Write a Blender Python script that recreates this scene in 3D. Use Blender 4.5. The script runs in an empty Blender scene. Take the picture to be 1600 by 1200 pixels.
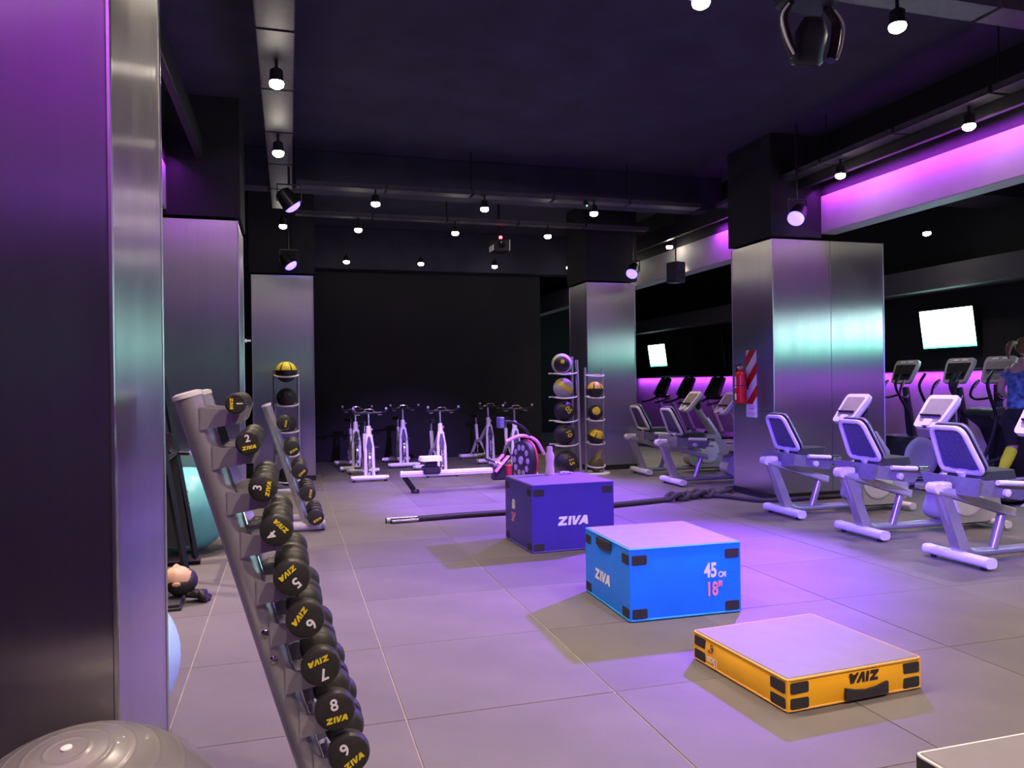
import bpy, bmesh, math, random
from mathutils import Matrix, Vector
random.seed(7)
R = math.radians
PI = math.pi
scene = bpy.context.scene
col = scene.collection

# ------------------------------------------------------------------ camera
cam_data = bpy.data.cameras.new('camera')
cam_data.sensor_fit = 'HORIZONTAL'
cam_data.sensor_width = 36.0
cam_data.lens = 27.0                      # 1200 px on a 1600 px wide frame
cam_data.clip_start = 0.05
cam_data.clip_end = 100
camera = bpy.data.objects.new('camera', cam_data)
col.objects.link(camera)
_yaw, _pitch, _roll = R(16.2), R(-0.05), R(0.75)
_f = Vector((math.sin(_yaw) * math.cos(_pitch), math.cos(_yaw) * math.cos(_pitch), math.sin(_pitch)))
_r = Vector((math.cos(_yaw), -math.sin(_yaw), 0))
_u = _r.cross(_f)
_r2 = _r * math.cos(_roll) - _u * math.sin(_roll)
_u2 = _u * math.cos(_roll) + _r * math.sin(_roll)
_m = Matrix((_r2, _u2, -_f)).transposed().to_4x4()
_m.translation = Vector((0, 0, 1.5))
camera.matrix_world = _m
scene.camera = camera

# ------------------------------------------------------------------ world, exposure
world = bpy.data.worlds.new('world')
scene.world = world
world.use_nodes = True
world.node_tree.nodes['Background'].inputs[0].default_value = (0.02, 0.015, 0.04, 1)
world.node_tree.nodes['Background'].inputs[1].default_value = 0.3
vs = scene.view_settings
scene.display_settings.display_device = 'sRGB'
vs.view_transform = 'Standard'
vs.look = 'None'
vs.exposure = 0.0
vs.gamma = 1.0
vs.use_curve_mapping = False

WARM = (1.0, 0.80, 0.60)
VIOLET = (0.23, 0.045, 1.0)
PINK = (0.56, 0.045, 1.0)
TEAL = (0.30, 1.0, 0.85)


def area_light(name, loc, target, sx, sy, energy, color, spread=180):
    d = bpy.data.lights.new(name, 'AREA')
    d.shape = 'RECTANGLE'
    d.size, d.size_y = sx, sy
    d.energy = energy
    d.color = color
    d.spread = R(spread)
    o = bpy.data.objects.new(name, d)
    col.objects.link(o)
    o.location = loc
    dv = (Vector(target) - Vector(loc)).normalized()
    z = -dv
    y = Vector((0, 1, 0)) if sy > sx else z.cross(Vector((1, 0, 0))).normalized()
    x = y.cross(z).normalized()
    y = z.cross(x)
    m = Matrix((x, y, z)).transposed().to_4x4()
    m.translation = Vector(loc)
    o.matrix_world = m
    return o


# the violet LED strips that lie on top of the two soffits and under the wall ledge
area_light('soffit_strip_light', (6.34, 2.05, 3.86), (6.455, 2.05, 3.66), 0.03, 12.2, 125, PINK)
area_light('soffit_strip_light', (6.34, 9.95, 3.86), (6.455, 9.95, 3.66), 0.03, 1.3, 20, PINK)
area_light('soffit_strip_light', (-1.07, 2.3, 3.86), (-1.185, 2.3, 3.66), 0.03, 12.4, 95, PINK)
area_light('soffit_strip_light', (3.35, -4.56, 3.86), (3.35, -4.68, 3.66), 12.8, 0.03, 80, (0.45, 0.10, 1.0))
area_light('ledge_strip_light', (9.865, 8.5, 1.585), (9.95, 8.5, 1.30), 0.02, 24.6, 190, (0.50, 0.07, 1.0))

# ------------------------------------------------------------------ materials
MATS = {}


def mat(name, color, rough=0.5, metal=0.0, var=0.12, scale=20.0, bump=0.0, bscale=200.0, emit=None, estr=0.0,
        aniso=0.0, spec=0.5, trans=0.0, coat=0.0, stretch=None):
    if name in MATS:
        return MATS[name]
    m = bpy.data.materials.new(name)
    m.use_nodes = True
    nt = m.node_tree
    b = nt.nodes['Principled BSDF']
    b.inputs['Roughness'].default_value = rough
    b.inputs['Metallic'].default_value = metal
    b.inputs['Specular IOR Level'].default_value = spec
    b.inputs['Coat Weight'].default_value = coat
    if trans:
        b.inputs['Transmission Weight'].default_value = trans
    tc = nt.nodes.new('ShaderNodeTexCoord')
    n = nt.nodes.new('ShaderNodeTexNoise')
    n.inputs['Scale'].default_value = scale
    n.inputs['Detail'].default_value = 4
    src = tc.outputs['Object']
    if stretch:
        mp = nt.nodes.new('ShaderNodeMapping')
        mp.inputs['Scale'].default_value = stretch
        nt.links.new(src, mp.inputs['Vector'])
        src = mp.outputs['Vector']
    nt.links.new(src, n.inputs['Vector'])
    cr = nt.nodes.new('ShaderNodeValToRGB')
    cr.color_ramp.elements[0].position = 0.3
    cr.color_ramp.elements[1].position = 0.7
    c0 = [max(0.0, c * (1 - var)) for c in color]
    c1 = [min(1.0, c * (1 + var)) for c in color]
    cr.color_ramp.elements[0].color = (*c0, 1)
    cr.color_ramp.elements[1].color = (*c1, 1)
    nt.links.new(n.outputs['Fac'], cr.inputs['Fac'])
    nt.links.new(cr.outputs['Color'], b.inputs['Base Color'])
    if bump:
        n2 = nt.nodes.new('ShaderNodeTexNoise')
        n2.inputs['Scale'].default_value = bscale
        n2.inputs['Detail'].default_value = 3
        nt.links.new(src, n2.inputs['Vector'])
        bp = nt.nodes.new('ShaderNodeBump')
        bp.inputs['Strength'].default_value = bump
        bp.inputs['Distance'].default_value = 0.01
        nt.links.new(n2.outputs['Fac'], bp.inputs['Height'])
        nt.links.new(bp.outputs['Normal'], b.inputs['Normal'])
    if aniso:
        b.inputs['Anisotropic'].default_value = aniso
        tg = nt.nodes.new('ShaderNodeTangent')
        tg.direction_type = 'RADIAL'
        tg.axis = 'Z'
        nt.links.new(tg.outputs['Tangent'], b.inputs['Tangent'])
    if emit:
        b.inputs['Emission Color'].default_value = (*emit, 1)
        b.inputs['Emission Strength'].default_value = estr
    MATS[name] = m
    return m


def floor_mat():
    m = mat('floor_rubber', (0.145, 0.134, 0.127), 0.62, var=0.10, scale=2.2, bump=0.12, bscale=260, spec=0.35)
    nt = m.node_tree
    b = nt.nodes['Principled BSDF']
    ramp = [n for n in nt.nodes if n.type == 'VALTORGB'][0]
    oi = nt.nodes.new('ShaderNodeObjectInfo')
    mr = nt.nodes.new('ShaderNodeMapRange')
    mr.inputs['To Min'].default_value = 0.90
    mr.inputs['To Max'].default_value = 1.10
    nt.links.new(oi.outputs['Random'], mr.inputs['Value'])
    # fine pale flecks pressed into the rubber
    tc = [n for n in nt.nodes if n.type == 'TEX_COORD'][0]
    fl = nt.nodes.new('ShaderNodeTexNoise')
    fl.inputs['Scale'].default_value = 340
    nt.links.new(tc.outputs['Object'], fl.inputs['Vector'])
    fr = nt.nodes.new('ShaderNodeValToRGB')
    fr.color_ramp.elements[0].position = 0.60
    fr.color_ramp.elements[1].position = 0.72
    fr.color_ramp.elements[0].color = (1, 1, 1, 1)
    fr.color_ramp.elements[1].color = (1.5, 1.5, 1.5, 1)
    nt.links.new(fl.outputs['Fac'], fr.inputs['Fac'])
    mx = nt.nodes.new('ShaderNodeVectorMath')
    mx.operation = 'MULTIPLY'
    nt.links.new(ramp.outputs['Color'], mx.inputs[0])
    nt.links.new(fr.outputs['Color'], mx.inputs[1])
    sc = nt.nodes.new('ShaderNodeVectorMath')
    sc.operation = 'SCALE'
    nt.links.new(mx.outputs['Vector'], sc.inputs[0])
    nt.links.new(mr.outputs['Result'], sc.inputs['Scale'])
    nt.links.new(sc.outputs['Vector'], b.inputs['Base Color'])
    return m


def steel_mat():
    m = mat('brushed_steel', (0.60, 0.59, 0.60), 0.34, 1.0, var=0.025, scale=1.0, aniso=1.0, stretch=(40, 40, 0.4))
    nt = m.node_tree
    b = nt.nodes['Principled BSDF']
    tc = [n for n in nt.nodes if n.type == 'TEX_COORD'][0]
    mp = nt.nodes.new('ShaderNodeMapping')
    mp.inputs['Scale'].default_value = (9, 9, 0.8)
    nt.links.new(tc.outputs['Object'], mp.inputs['Vector'])
    n = nt.nodes.new('ShaderNodeTexNoise')
    n.inputs['Scale'].default_value = 1.0
    n.inputs['Detail'].default_value = 5
    nt.links.new(mp.outputs['Vector'], n.inputs['Vector'])
    mr = nt.nodes.new('ShaderNodeMapRange')
    mr.inputs['From Min'].default_value = 0.3
    mr.inputs['From Max'].default_value = 0.7
    mr.inputs['To Min'].default_value = 0.29
    mr.inputs['To Max'].default_value = 0.35
    nt.links.new(n.outputs['Fac'], mr.inputs['Value'])
    nt.links.new(mr.outputs['Result'], b.inputs['Roughness'])
    return m


FLOOR = floor_mat()
STEEL = steel_mat()
mat('steel_edge', (0.62, 0.61, 0.62), 0.28, 1.0, var=0.05)
mat('sub_floor', (0.34, 0.30, 0.26), 0.8, var=0.2, scale=8)
mat('black_wall', (0.005, 0.0045, 0.009), 0.75, var=0.2, scale=3, bump=0.05)
mat('grey_wall', (0.36, 0.35, 0.37), 0.7, var=0.06, scale=4, bump=0.05)
mat('ceiling_paint', (0.028, 0.027, 0.050), 0.85, var=0.25, scale=2.5, bump=0.25, bscale=12)
mat('bulkhead_paint', (0.13, 0.125, 0.14), 0.7, var=0.06, scale=4, bump=0.05)
mat('soffit_paint', (0.42, 0.41, 0.42), 0.6, var=0.04, scale=6, bump=0.03)
mat('tray_metal', (0.085, 0.082, 0.09), 0.5, 0.4, var=0.15, scale=14)
mat('black_plastic', (0.018, 0.018, 0.020), 0.42, var=0.2, scale=30, bump=0.05)
mat('black_metal', (0.014, 0.014, 0.016), 0.35, 0.2, var=0.2, scale=30)
mat('rubber_head', (0.030, 0.028, 0.026), 0.45, var=0.2, scale=60, bump=0.04)
mat('chrome', (0.75, 0.75, 0.77), 0.14, 1.0, var=0.04)
mat('silver_paint', (0.48, 0.47, 0.49), 0.30, 0.6, var=0.05, scale=40)
mat('white_plastic', (0.78, 0.76, 0.74), 0.38, var=0.04, scale=20)
mat('white_paint', (0.80, 0.79, 0.80), 0.3, var=0.04, scale=30)
mat('shell_grey', (0.44, 0.43, 0.42), 0.45, var=0.05, scale=20)
mat('pad_black', (0.025, 0.025, 0.032), 0.55, var=0.2, scale=60, bump=0.1)
mat('mesh_blue', (0.085, 0.085, 0.16), 0.35, 0.1, var=0.35, scale=60, bump=0.3, bscale=300)
mat('seat_plate', (0.22, 0.22, 0.25), 0.30, 0.15, var=0.1, scale=30)
mat('screen_beige', (0.34, 0.32, 0.27), 0.25, var=0.08, scale=8, coat=0.4)
mat('print_white', (0.88, 0.88, 0.88), 0.5, var=0.02)
mat('print_yellow', (0.80, 0.66, 0.02), 0.5, var=0.03)
mat('print_pink', (0.85, 0.30, 0.50), 0.5, var=0.03)
mat('print_black', (0.03, 0.015, 0.02), 0.5, var=0.05)
mat('print_grey', (0.35, 0.33, 0.20), 0.5, var=0.05)
mat('vinyl_blue', (0.002, 0.24, 1.0), 0.42, var=0.05, scale=6, bump=0.10, bscale=9)
mat('vinyl_indigo', (0.050, 0.030, 0.34), 0.42, var=0.06, scale=6, bump=0.10, bscale=9)
mat('vinyl_orange', (1.0, 0.49, 0.012), 0.42, var=0.05, scale=6, bump=0.10, bscale=9)
mat('vinyl_black', (0.03, 0.03, 0.034), 0.45, var=0.1, scale=6, bump=0.08, bscale=9)
mat('box_top', (0.23, 0.21, 0.23), 0.62, var=0.05, scale=10, bump=0.12, bscale=300)
mat('velcro', (0.030, 0.026, 0.034), 0.85, var=0.3, scale=80, bump=0.4, bscale=300)
mat('piping_white', (0.72, 0.70, 0.68), 0.5, var=0.05)
mat('piping_blue', (0.02, 0.40, 0.90), 0.45, var=0.05)
mat('piping_indigo', (0.12, 0.08, 0.45), 0.45, var=0.05)
mat('piping_orange', (0.85, 0.45, 0.10), 0.45, var=0.05)
mat('ball_grey', (0.20, 0.19, 0.185), 0.27, var=0.06, scale=8, coat=0.2)
mat('ball_teal', (0.16, 0.58, 0.62), 0.35, var=0.05, scale=8)
mat('ball_sky', (0.42, 0.70, 0.74), 0.35, var=0.05, scale=8)
mat('ball_black', (0.022, 0.020, 0.022), 0.45, var=0.2, scale=30, bump=0.2, bscale=150)
mat('ball_yellow', (0.78, 0.62, 0.03), 0.5, var=0.1, scale=30, bump=0.2, bscale=150)
mat('ball_white', (0.46, 0.45, 0.46), 0.5, var=0.06, scale=30, bump=0.15, bscale=150)
mat('ball_olive', (0.10, 0.095, 0.03), 0.6, var=0.4, scale=40, bump=0.3, bscale=60)
mat('rope_black', (0.050, 0.045, 0.045), 0.85, var=0.35, scale=120, bump=0.6, bscale=160)
mat('red_paint', (0.60, 0.015, 0.012), 0.3, var=0.06, coat=0.3)
mat('red_plastic', (0.50, 0.02, 0.05), 0.4, var=0.1)
mat('pink_plastic', (0.60, 0.25, 0.40), 0.4, var=0.1)
mat('brass', (0.65, 0.50, 0.25), 0.3, 0.8, var=0.1)
mat('skin', (0.62, 0.38, 0.26), 0.5, var=0.08, scale=14)
mat('hair_dark', (0.020, 0.014, 0.014), 0.5, var=0.5, scale=90, bump=0.5, bscale=120)
mat('hair_brown', (0.20, 0.10, 0.045), 0.5, var=0.4, scale=90, bump=0.5, bscale=120)
mat('cloth_black', (0.015, 0.015, 0.018), 0.8, var=0.3, scale=40, bump=0.15)
mat('cloth_camo', (0.09, 0.19, 0.38), 0.8, var=0.75, scale=14, bump=0.1)
mat('cloth_yellow', (0.75, 0.85, 0.02), 0.7, var=0.05)
mat('shoe_grey', (0.40, 0.36, 0.34), 0.7, var=0.1)
mat('bottle_frost', (0.86, 0.66, 0.80), 0.4, var=0.03, trans=0.15)
mat('lens_warm', (0.9, 0.9, 0.9), 0.4, emit=(1.0, 0.90, 0.74), estr=60)
mat('lens_violet', (0.8, 0.8, 0.9), 0.4, emit=(0.11, 0.07, 1.0), estr=6.0)
mat('led_red', (0.8, 0.1, 0.1), 0.4, emit=(1.0, 0.06, 0.10), estr=10)
mat('led_green', (0.1, 0.8, 0.2), 0.4, emit=(0.1, 1.0, 0.3), estr=8)
mat('screen_dark', (0.010, 0.012, 0.016), 0.12, var=0.1)
mat('arrow_white', (0.8, 0.8, 0.8), 0.5, emit=(0.9, 0.9, 1.0), estr=0.5)


def screen_mat(name, c0, c1, strength):
    m = bpy.data.materials.new(name)
    m.use_nodes = True
    nt = m.node_tree
    b = nt.nodes['Principled BSDF']
    b.inputs['Base Color'].default_value = (0.02, 0.02, 0.02, 1)
    b.inputs['Roughness'].default_value = 0.2
    tc = nt.nodes.new('ShaderNodeTexCoord')
    sp = nt.nodes.new('ShaderNodeSeparateXYZ')
    nt.links.new(tc.outputs['Generated'], sp.inputs[0])
    cr = nt.nodes.new('ShaderNodeValToRGB')
    cr.color_ramp.elements[0].position = 0.0
    cr.color_ramp.elements[1].position = 0.55
    cr.color_ramp.elements[0].color = (*c0, 1)
    cr.color_ramp.elements[1].color = (*c1, 1)
    nt.links.new(sp.outputs['Z'], cr.inputs['Fac'])
    nt.links.new(cr.outputs['Color'], b.inputs['Emission Color'])
    b.inputs['Emission Strength'].default_value = strength
    MATS[name] = m
    return m


screen_mat('screen_lit', (0.02, 0.75, 0.42), (0.62, 1.0, 0.96), 12.0)


def stripe_mat():
    m = bpy.data.materials.new('sign_stripes')
    m.use_nodes = True
    nt = m.node_tree
    b = nt.nodes['Principled BSDF']
    b.inputs['Roughness'].default_value = 0.4
    tc = nt.nodes.new('ShaderNodeTexCoord')
    sp = nt.nodes.new('ShaderNodeSeparateXYZ')
    nt.links.new(tc.outputs['Object'], sp.inputs[0])
    s1 = nt.nodes.new('ShaderNodeMath')
    s1.operation = 'SUBTRACT'
    nt.links.new(sp.outputs['Z'], s1.inputs[0])
    nt.links.new(sp.outputs['Y'], s1.inputs[1])
    # the board is seen from -X, so a stripe that climbs to the viewer's right runs along z - (-y)
    s1.operation = 'ADD'
    d = nt.nodes.new('ShaderNodeMath')
    d.operation = 'DIVIDE'
    d.inputs[1].default_value = 0.30
    nt.links.new(s1.outputs[0], d.inputs[0])
    fr = nt.nodes.new('ShaderNodeMath')
    fr.operation = 'FRACT'
    nt.links.new(d.outputs[0], fr.inputs[0])
    gt = nt.nodes.new('ShaderNodeMath')
    gt.operation = 'GREATER_THAN'
    gt.inputs[1].default_value = 0.5
    nt.links.new(fr.outputs[0], gt.inputs[0])
    mx = nt.nodes.new('ShaderNodeMix')
    mx.data_type = 'RGBA'
    mx.inputs[6].default_value = (0.85, 0.80, 0.78, 1)
    mx.inputs[7].default_value = (0.55, 0.02, 0.015, 1)
    nt.links.new(gt.outputs[0], mx.inputs[0])
    nt.links.new(mx.outputs[2], b.inputs['Base Color'])
    MATS['sign_stripes'] = m


stripe_mat()
M_ = MATS


# ------------------------------------------------------------------ mesh helpers
def T(x, y, z):
    return Matrix.Translation((x, y, z))


def RX(a):
    return Matrix.Rotation(R(a), 4, 'X')


def RY(a):
    return Matrix.Rotation(R(a), 4, 'Y')


def RZ(a):
    return Matrix.Rotation(R(a), 4, 'Z')


def basis(right, up, pos):
    r = Vector(right).normalized()
    u = Vector(up).normalized()
    n = r.cross(u).normalized()
    m = Matrix((r, u, n)).transposed().to_4x4()
    m.translation = Vector(pos)
    return m


class MB:
    def __init__(self):
        self.v = []
        self.f = []

    def add(self, verts, faces, M=None):
        o = len(self.v)
        for p in verts:
            p = Vector(p)
            if M is not None:
                p = M @ p
            self.v.append(p)
        for f in faces:
            self.f.append([i + o for i in f])
        return self

    def box(self, x0, x1, y0, y1, z0, z1, c=0.0, M=None):
        if c <= 0:
            vs_ = [(x, y, z) for x in (x0, x1) for y in (y0, y1) for z in (z0, z1)]
            fs = [(0, 1, 3, 2), (4, 6, 7, 5), (0, 4, 5, 1), (2, 3, 7, 6), (0, 2, 6, 4), (1, 5, 7, 3)]
            return self.add(vs_, fs, M)
        c = min(c, (x1 - x0) * .49, (y1 - y0) * .49, (z1 - z0) * .49)
        lo, hi = (x0, y0, z0), (x1, y1, z1)
        idx = {}
        vs_ = []
        for sx in (0, 1):
            for sy in (0, 1):
                for sz in (0, 1):
                    s = (sx, sy, sz)
                    for ax in range(3):
                        p = []
                        for k in range(3):
                            base = hi[k] if s[k] else lo[k]
                            if k != ax:
                                base += -c if s[k] else c
                            p.append(base)
                        idx[(s, ax)] = len(vs_)
                        vs_.append(p)
        fs = []
        for ax in range(3):
            a, b = (ax + 1) % 3, (ax + 2) % 3
            for s in (0, 1):
                q = []
                for (u, w) in ((0, 0), (1, 0), (1, 1), (0, 1)):
                    k = [0, 0, 0]
                    k[ax] = s
                    k[a] = u
                    k[b] = w
                    q.append(idx[(tuple(k), ax)])
                fs.append(q)
            # edges along axis ax
            for u in (0, 1):
                for w in (0, 1):
                    k0 = [0, 0, 0]
                    k0[a] = u
                    k0[b] = w
                    k1 = list(k0)
                    k1[ax] = 1
                    k0, k1 = tuple(k0), tuple(k1)
                    fs.append([idx[(k0, a)], idx[(k1, a)], idx[(k1, b)], idx[(k0, b)]])
        for sx in (0, 1):
            for sy in (0, 1):
                for sz in (0, 1):
                    s = (sx, sy, sz)
                    fs.append([idx[(s, 0)], idx[(s, 1)], idx[(s, 2)]])
        return self.add(vs_, fs, M)

    def tube(self, pts, r, seg=10, closed=False, M=None, flat=1.0, up=None):
        P = [Vector(p) for p in pts]
        n = len(P)
        rs = r if isinstance(r, (list, tuple)) else [r] * n
        tang = []
        for i in range(n):
            if closed:
                t = P[(i + 1) % n] - P[i - 1]
            else:
                t = P[min(i + 1, n - 1)] - P[max(i - 1, 0)]
            tang.append(t.normalized())
        ref = Vector(up) if up else Vector((0, 0, 1))
        if abs(tang[0].dot(ref)) > .95:
            ref = Vector((1, 0, 0)) if abs(tang[0].x) < .9 else Vector((0, 1, 0))
        nrm = (ref - tang[0] * ref.dot(tang[0])).normalized()
        vs_, fs = [], []
        for i in range(n):
            nrm = (nrm - tang[i] * nrm.dot(tang[i])).normalized()
            bi = tang[i].cross(nrm)
            for k in range(seg):
                a = 2 * PI * k / seg
                vs_.append(P[i] + nrm * (math.cos(a) * rs[i] * flat) + bi * (math.sin(a) * rs[i]))
        m = n if closed else n - 1
        for i in range(m):
            j = (i + 1) % n
            for k in range(seg):
                l = (k + 1) % seg
                fs.append([i * seg + k, i * seg + l, j * seg + l, j * seg + k])
        if not closed:
            fs.append(list(range(seg))[::-1])
            fs.append([(n - 1) * seg + k for k in range(seg)])
        return self.add(vs_, fs, M)

    def lathe(self, prof, seg=24, M=None, sx=1.0, sy=1.0):
        """profile of (radius, z); revolved round local z"""
        vs_, fs = [], []
        rings = []
        for (r, z) in prof:
            if r < 1e-5:
                rings.append([len(vs_)])
                vs_.append((0, 0, z))
            else:
                rings.append(list(range(len(vs_), len(vs_) + seg)))
                for k in range(seg):
                    a = 2 * PI * k / seg
                    vs_.append((r * math.cos(a) * sx, r * math.sin(a) * sy, z))
        for a, b in zip(rings, rings[1:]):
            if len(a) == 1 and len(b) == 1:
                continue
            for k in range(seg):
                l = (k + 1) % seg
                if len(a) == 1:
                    fs.append([a[0], b[k], b[l]])
                elif len(b) == 1:
                    fs.append([a[k], a[l], b[0]])
                else:
                    fs.append([a[k], a[l], b[l], b[k]])
        if len(rings[0]) > 1:
            fs.append(rings[0][::-1])
        if len(rings[-1]) > 1:
            fs.append(rings[-1])
        return self.add(vs_, fs, M)

    def ball(self, r, M=None, seg=24, rings=14, sx=1, sy=1, sz=1):
        prof = [(r * math.sin(PI * i / rings) if 0 < i < rings else 0, -r * sz * math.cos(PI * i / rings)) for i in range(rings + 1)]
        return self.lathe(prof, seg, M, sx, sy)

    def prism(self, poly, z0, z1, M=None, taper=1.0):
        n = len(poly)
        cx = sum(p[0] for p in poly) / n
        cy = sum(p[1] for p in poly) / n
        vs_ = [(x, y, z0) for x, y in poly] + [(cx + (x - cx) * taper, cy + (y - cy) * taper, z1) for x, y in poly]
        fs = [list(range(n))[::-1], list(range(n, 2 * n))]
        for i in range(n):
            j = (i + 1) % n
            fs.append([i, j, n + j, n + i])
        return self.add(vs_, fs, M)

    def build(self, name, material, parent=None, smooth=38):
        me = bpy.data.meshes.new(name)
        me.from_pydata([tuple(p) for p in self.v], [], self.f)
        bm = bmesh.new()
        bm.from_mesh(me)
        bmesh.ops.recalc_face_normals(bm, faces=bm.faces)
        bm.to_mesh(me)
        bm.free()
        if smooth:
            me.shade_smooth()
            me.set_sharp_from_angle(angle=R(smooth))
        me.materials.append(M_[material] if isinstance(material, str) else material)
        o = bpy.data.objects.new(name, me)
        col.objects.link(o)
        if parent is not None:
            o.parent = parent
        return o


def rrect(w, h, r, seg=5):
    """rounded rectangle outline centred on the origin"""
    pts = []
    for (cx, cy, a0) in ((w / 2 - r, h / 2 - r, 0), (-w / 2 + r, h / 2 - r, 90), (-w / 2 + r, -h / 2 + r, 180), (w / 2 - r, -h / 2 + r, 270)):
        for k in range(seg + 1):
            a = R(a0 + 90 * k / seg)
            pts.append((cx + r * math.cos(a), cy + r * math.sin(a)))
    return pts


def round_poly(poly, r, seg=4):
    out = []
    n = len(poly)
    for i in range(n):
        p = Vector(poly[i])
        a = (Vector(poly[i - 1]) - p)
        b = (Vector(poly[(i + 1) % n]) - p)
        la, lb = a.length, b.length
        rr = min(r, la * .45, lb * .45)
        pa = p + a.normalized() * rr
        pb = p + b.normalized() * rr
        for k in range(seg + 1):
            t = k / seg
            out.append(tuple((1 - t) ** 2 * pa + 2 * t * (1 - t) * p + t * t * pb))
    return out


def smooth_path(pts, n=6):
    """Catmull-Rom through the points"""
    P = [Vector(p) for p in pts]
    out = []
    for i in range(len(P) - 1):
        p0 = P[max(i - 1, 0)]
        p1, p2 = P[i], P[i + 1]
        p3 = P[min(i + 2, len(P) - 1)]
        for k in range(n):
            t = k / n
            out.append(0.5 * ((2 * p1) + (p2 - p0) * t + (2 * p0 - 5 * p1 + 4 * p2 - p3) * t * t + (3 * p1 - p0 - 3 * p2 + p3) * t ** 3))
    out.append(P[-1])
    return out


def tag(o, label=None, cat=None, group=None, kind=None):
    if label:
        o['label'] = label
    if cat:
        o['category'] = cat
    if group:
        o['group'] = group
    if kind:
        o['kind'] = kind
    return o


def thing(name, label, cat, loc=(0, 0, 0), rz=0.0, group=None, kind=None):
    o = bpy.data.objects.new(name, None)
    o.empty_display_size = 0.1
    col.objects.link(o)
    o.location = loc
    o.rotation_euler = (0, 0, R(rz))
    return tag(o, label, cat, group, kind)


KIDS = {}


def copy_tree(o, parent=None):
    c = o.copy()
    col.objects.link(c)
    if parent is not None:
        c.parent = parent
    for ch in [x for x in bpy.data.objects if x.parent == o]:
        copy_tree(ch, c)
    return c


def text(name, body, M, size, material, parent, bold=0.0, align='CENTER', sx=1.0):
    cu = bpy.data.curves.new(name, 'FONT')
    cu.body = body
    cu.size = size
    cu.align_x = align
    cu.align_y = 'CENTER'
    cu.extrude = 0.0006
    cu.offset = bold * size
    cu.resolution_u = 3
    cu.materials.append(M_[material])
    o = bpy.data.objects.new(name, cu)
    col.objects.link(o)
    o.parent = parent
    o.matrix_local = M @ Matrix.Diagonal((sx, 1, 1, 1))
    return o


ZIVA = [
    [(0, 0), (1.02, 0), (1.08, .27), (.52, .27), (1.10, .76), (1.16, 1), (.16, 1), (.10, .73), (.62, .73), (.05, .24)],
    [(1.20, 0), (1.52, 0), (1.68, 1), (1.34, 1)],
    [(1.80, 0), (2.16, 0), (2.82, 1), (2.44, 1), (2.06, .38), (2.10, 1), (1.76, 1)],
    [(2.44, 0), (2.80, 0), (2.90, .17), (3.26, .17), (3.28, 0), (3.64, 0), (3.54, 1), (3.12, 1)],
]


def wordmark(name, M, h, material, parent):
    """the maker's heavy slanted wordmark, centred, cap height h"""
    mb = MB()
    S = M @ Matrix.Diagonal((h, h, 1, 1)) @ T(-1.82, -0.5, 0)
    for p in ZIVA:
        mb.prism(p, 0.0, 0.0007, S)
    return mb.build(name, material, parent, smooth=0)


# ================================================================== THE ROOM
X0, X1, Y0, Y1 = -3.3, 10.0, -5.0, 22.0
CEIL = 4.55

# floor: base slab with rubber tiles laid on it
flo = MB().box(X0 - .2, X1 + .2, Y0 - .2, Y1 + .2, -0.16, -0.0045).build('floor', 'sub_floor', smooth=0)
tag(flo, 'grey rubber tile floor with pale seams', None, kind='structure')
TW, TD = 1.010, 0.990
tile_me = None
tx0, ty0 = 0.487, 3.44
i0 = math.floor((X0 - tx0) / TW)
j_near, j_far = -3, 13
tile_count = 0
rest = MB()
for j in range(-9, 20):
    for i in range(i0, 11):
        ax, ay = tx0 + i * TW, ty0 + j * TD
        if ax + TW < X0 or ax > X1 or ay + TD < Y0 or ay > Y1:
            continue
        if not (j_near <= j <= j_far):
            bx = MB().box(.004, TW - .004, .004, TD - .004, -0.012, 0.0)
            rest.add(bx.v, bx.f, T(ax, ay, 0))
            continue
        if tile_me is None:
            o = MB().box(.003, TW - .003, .003, TD - .003, -0.012, 0.0, .0015).build('tile', FLOOR, flo, smooth=0)
            tile_me = o.data
        else:
            o = bpy.data.objects.new('tile', tile_me)
            col.objects.link(o)
            o.parent = flo
        o.location = (ax, ay, -random.random() * 0.0015)
        tile_count += 1
ro = rest.build('tile_field', FLOOR, flo, smooth=0)
ro['kind'] = 'stuff'

cl = MB().box(X0 - .2, X1 + .2, Y0 - .2, Y1 + .2, CEIL, CEIL + .15).build('ceiling', 'ceiling_paint', smooth=0)
tag(cl, 'dark painted concrete ceiling', kind='structure')
for k, (bx0, bx1, by0, by1, bz) in enumerate((
        (X0, 6.3, 10.25, 10.55, 4.05), (X0, 6.3, 15.1, 15.5, 3.75), (6.3, X1, 8.3, 9.0, 4.0))):
    b = MB().box(bx0, bx1, by0, by1, bz, CEIL, .01).build('beam', 'ceiling_paint', cl, smooth=0)


def wall(name, x0, x1, y0, y1, z0, z1, m, label):
    return tag(MB().box(x0, x1, y0, y1, z0, z1).build(name, m, smooth=0), label, kind='structure')


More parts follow.
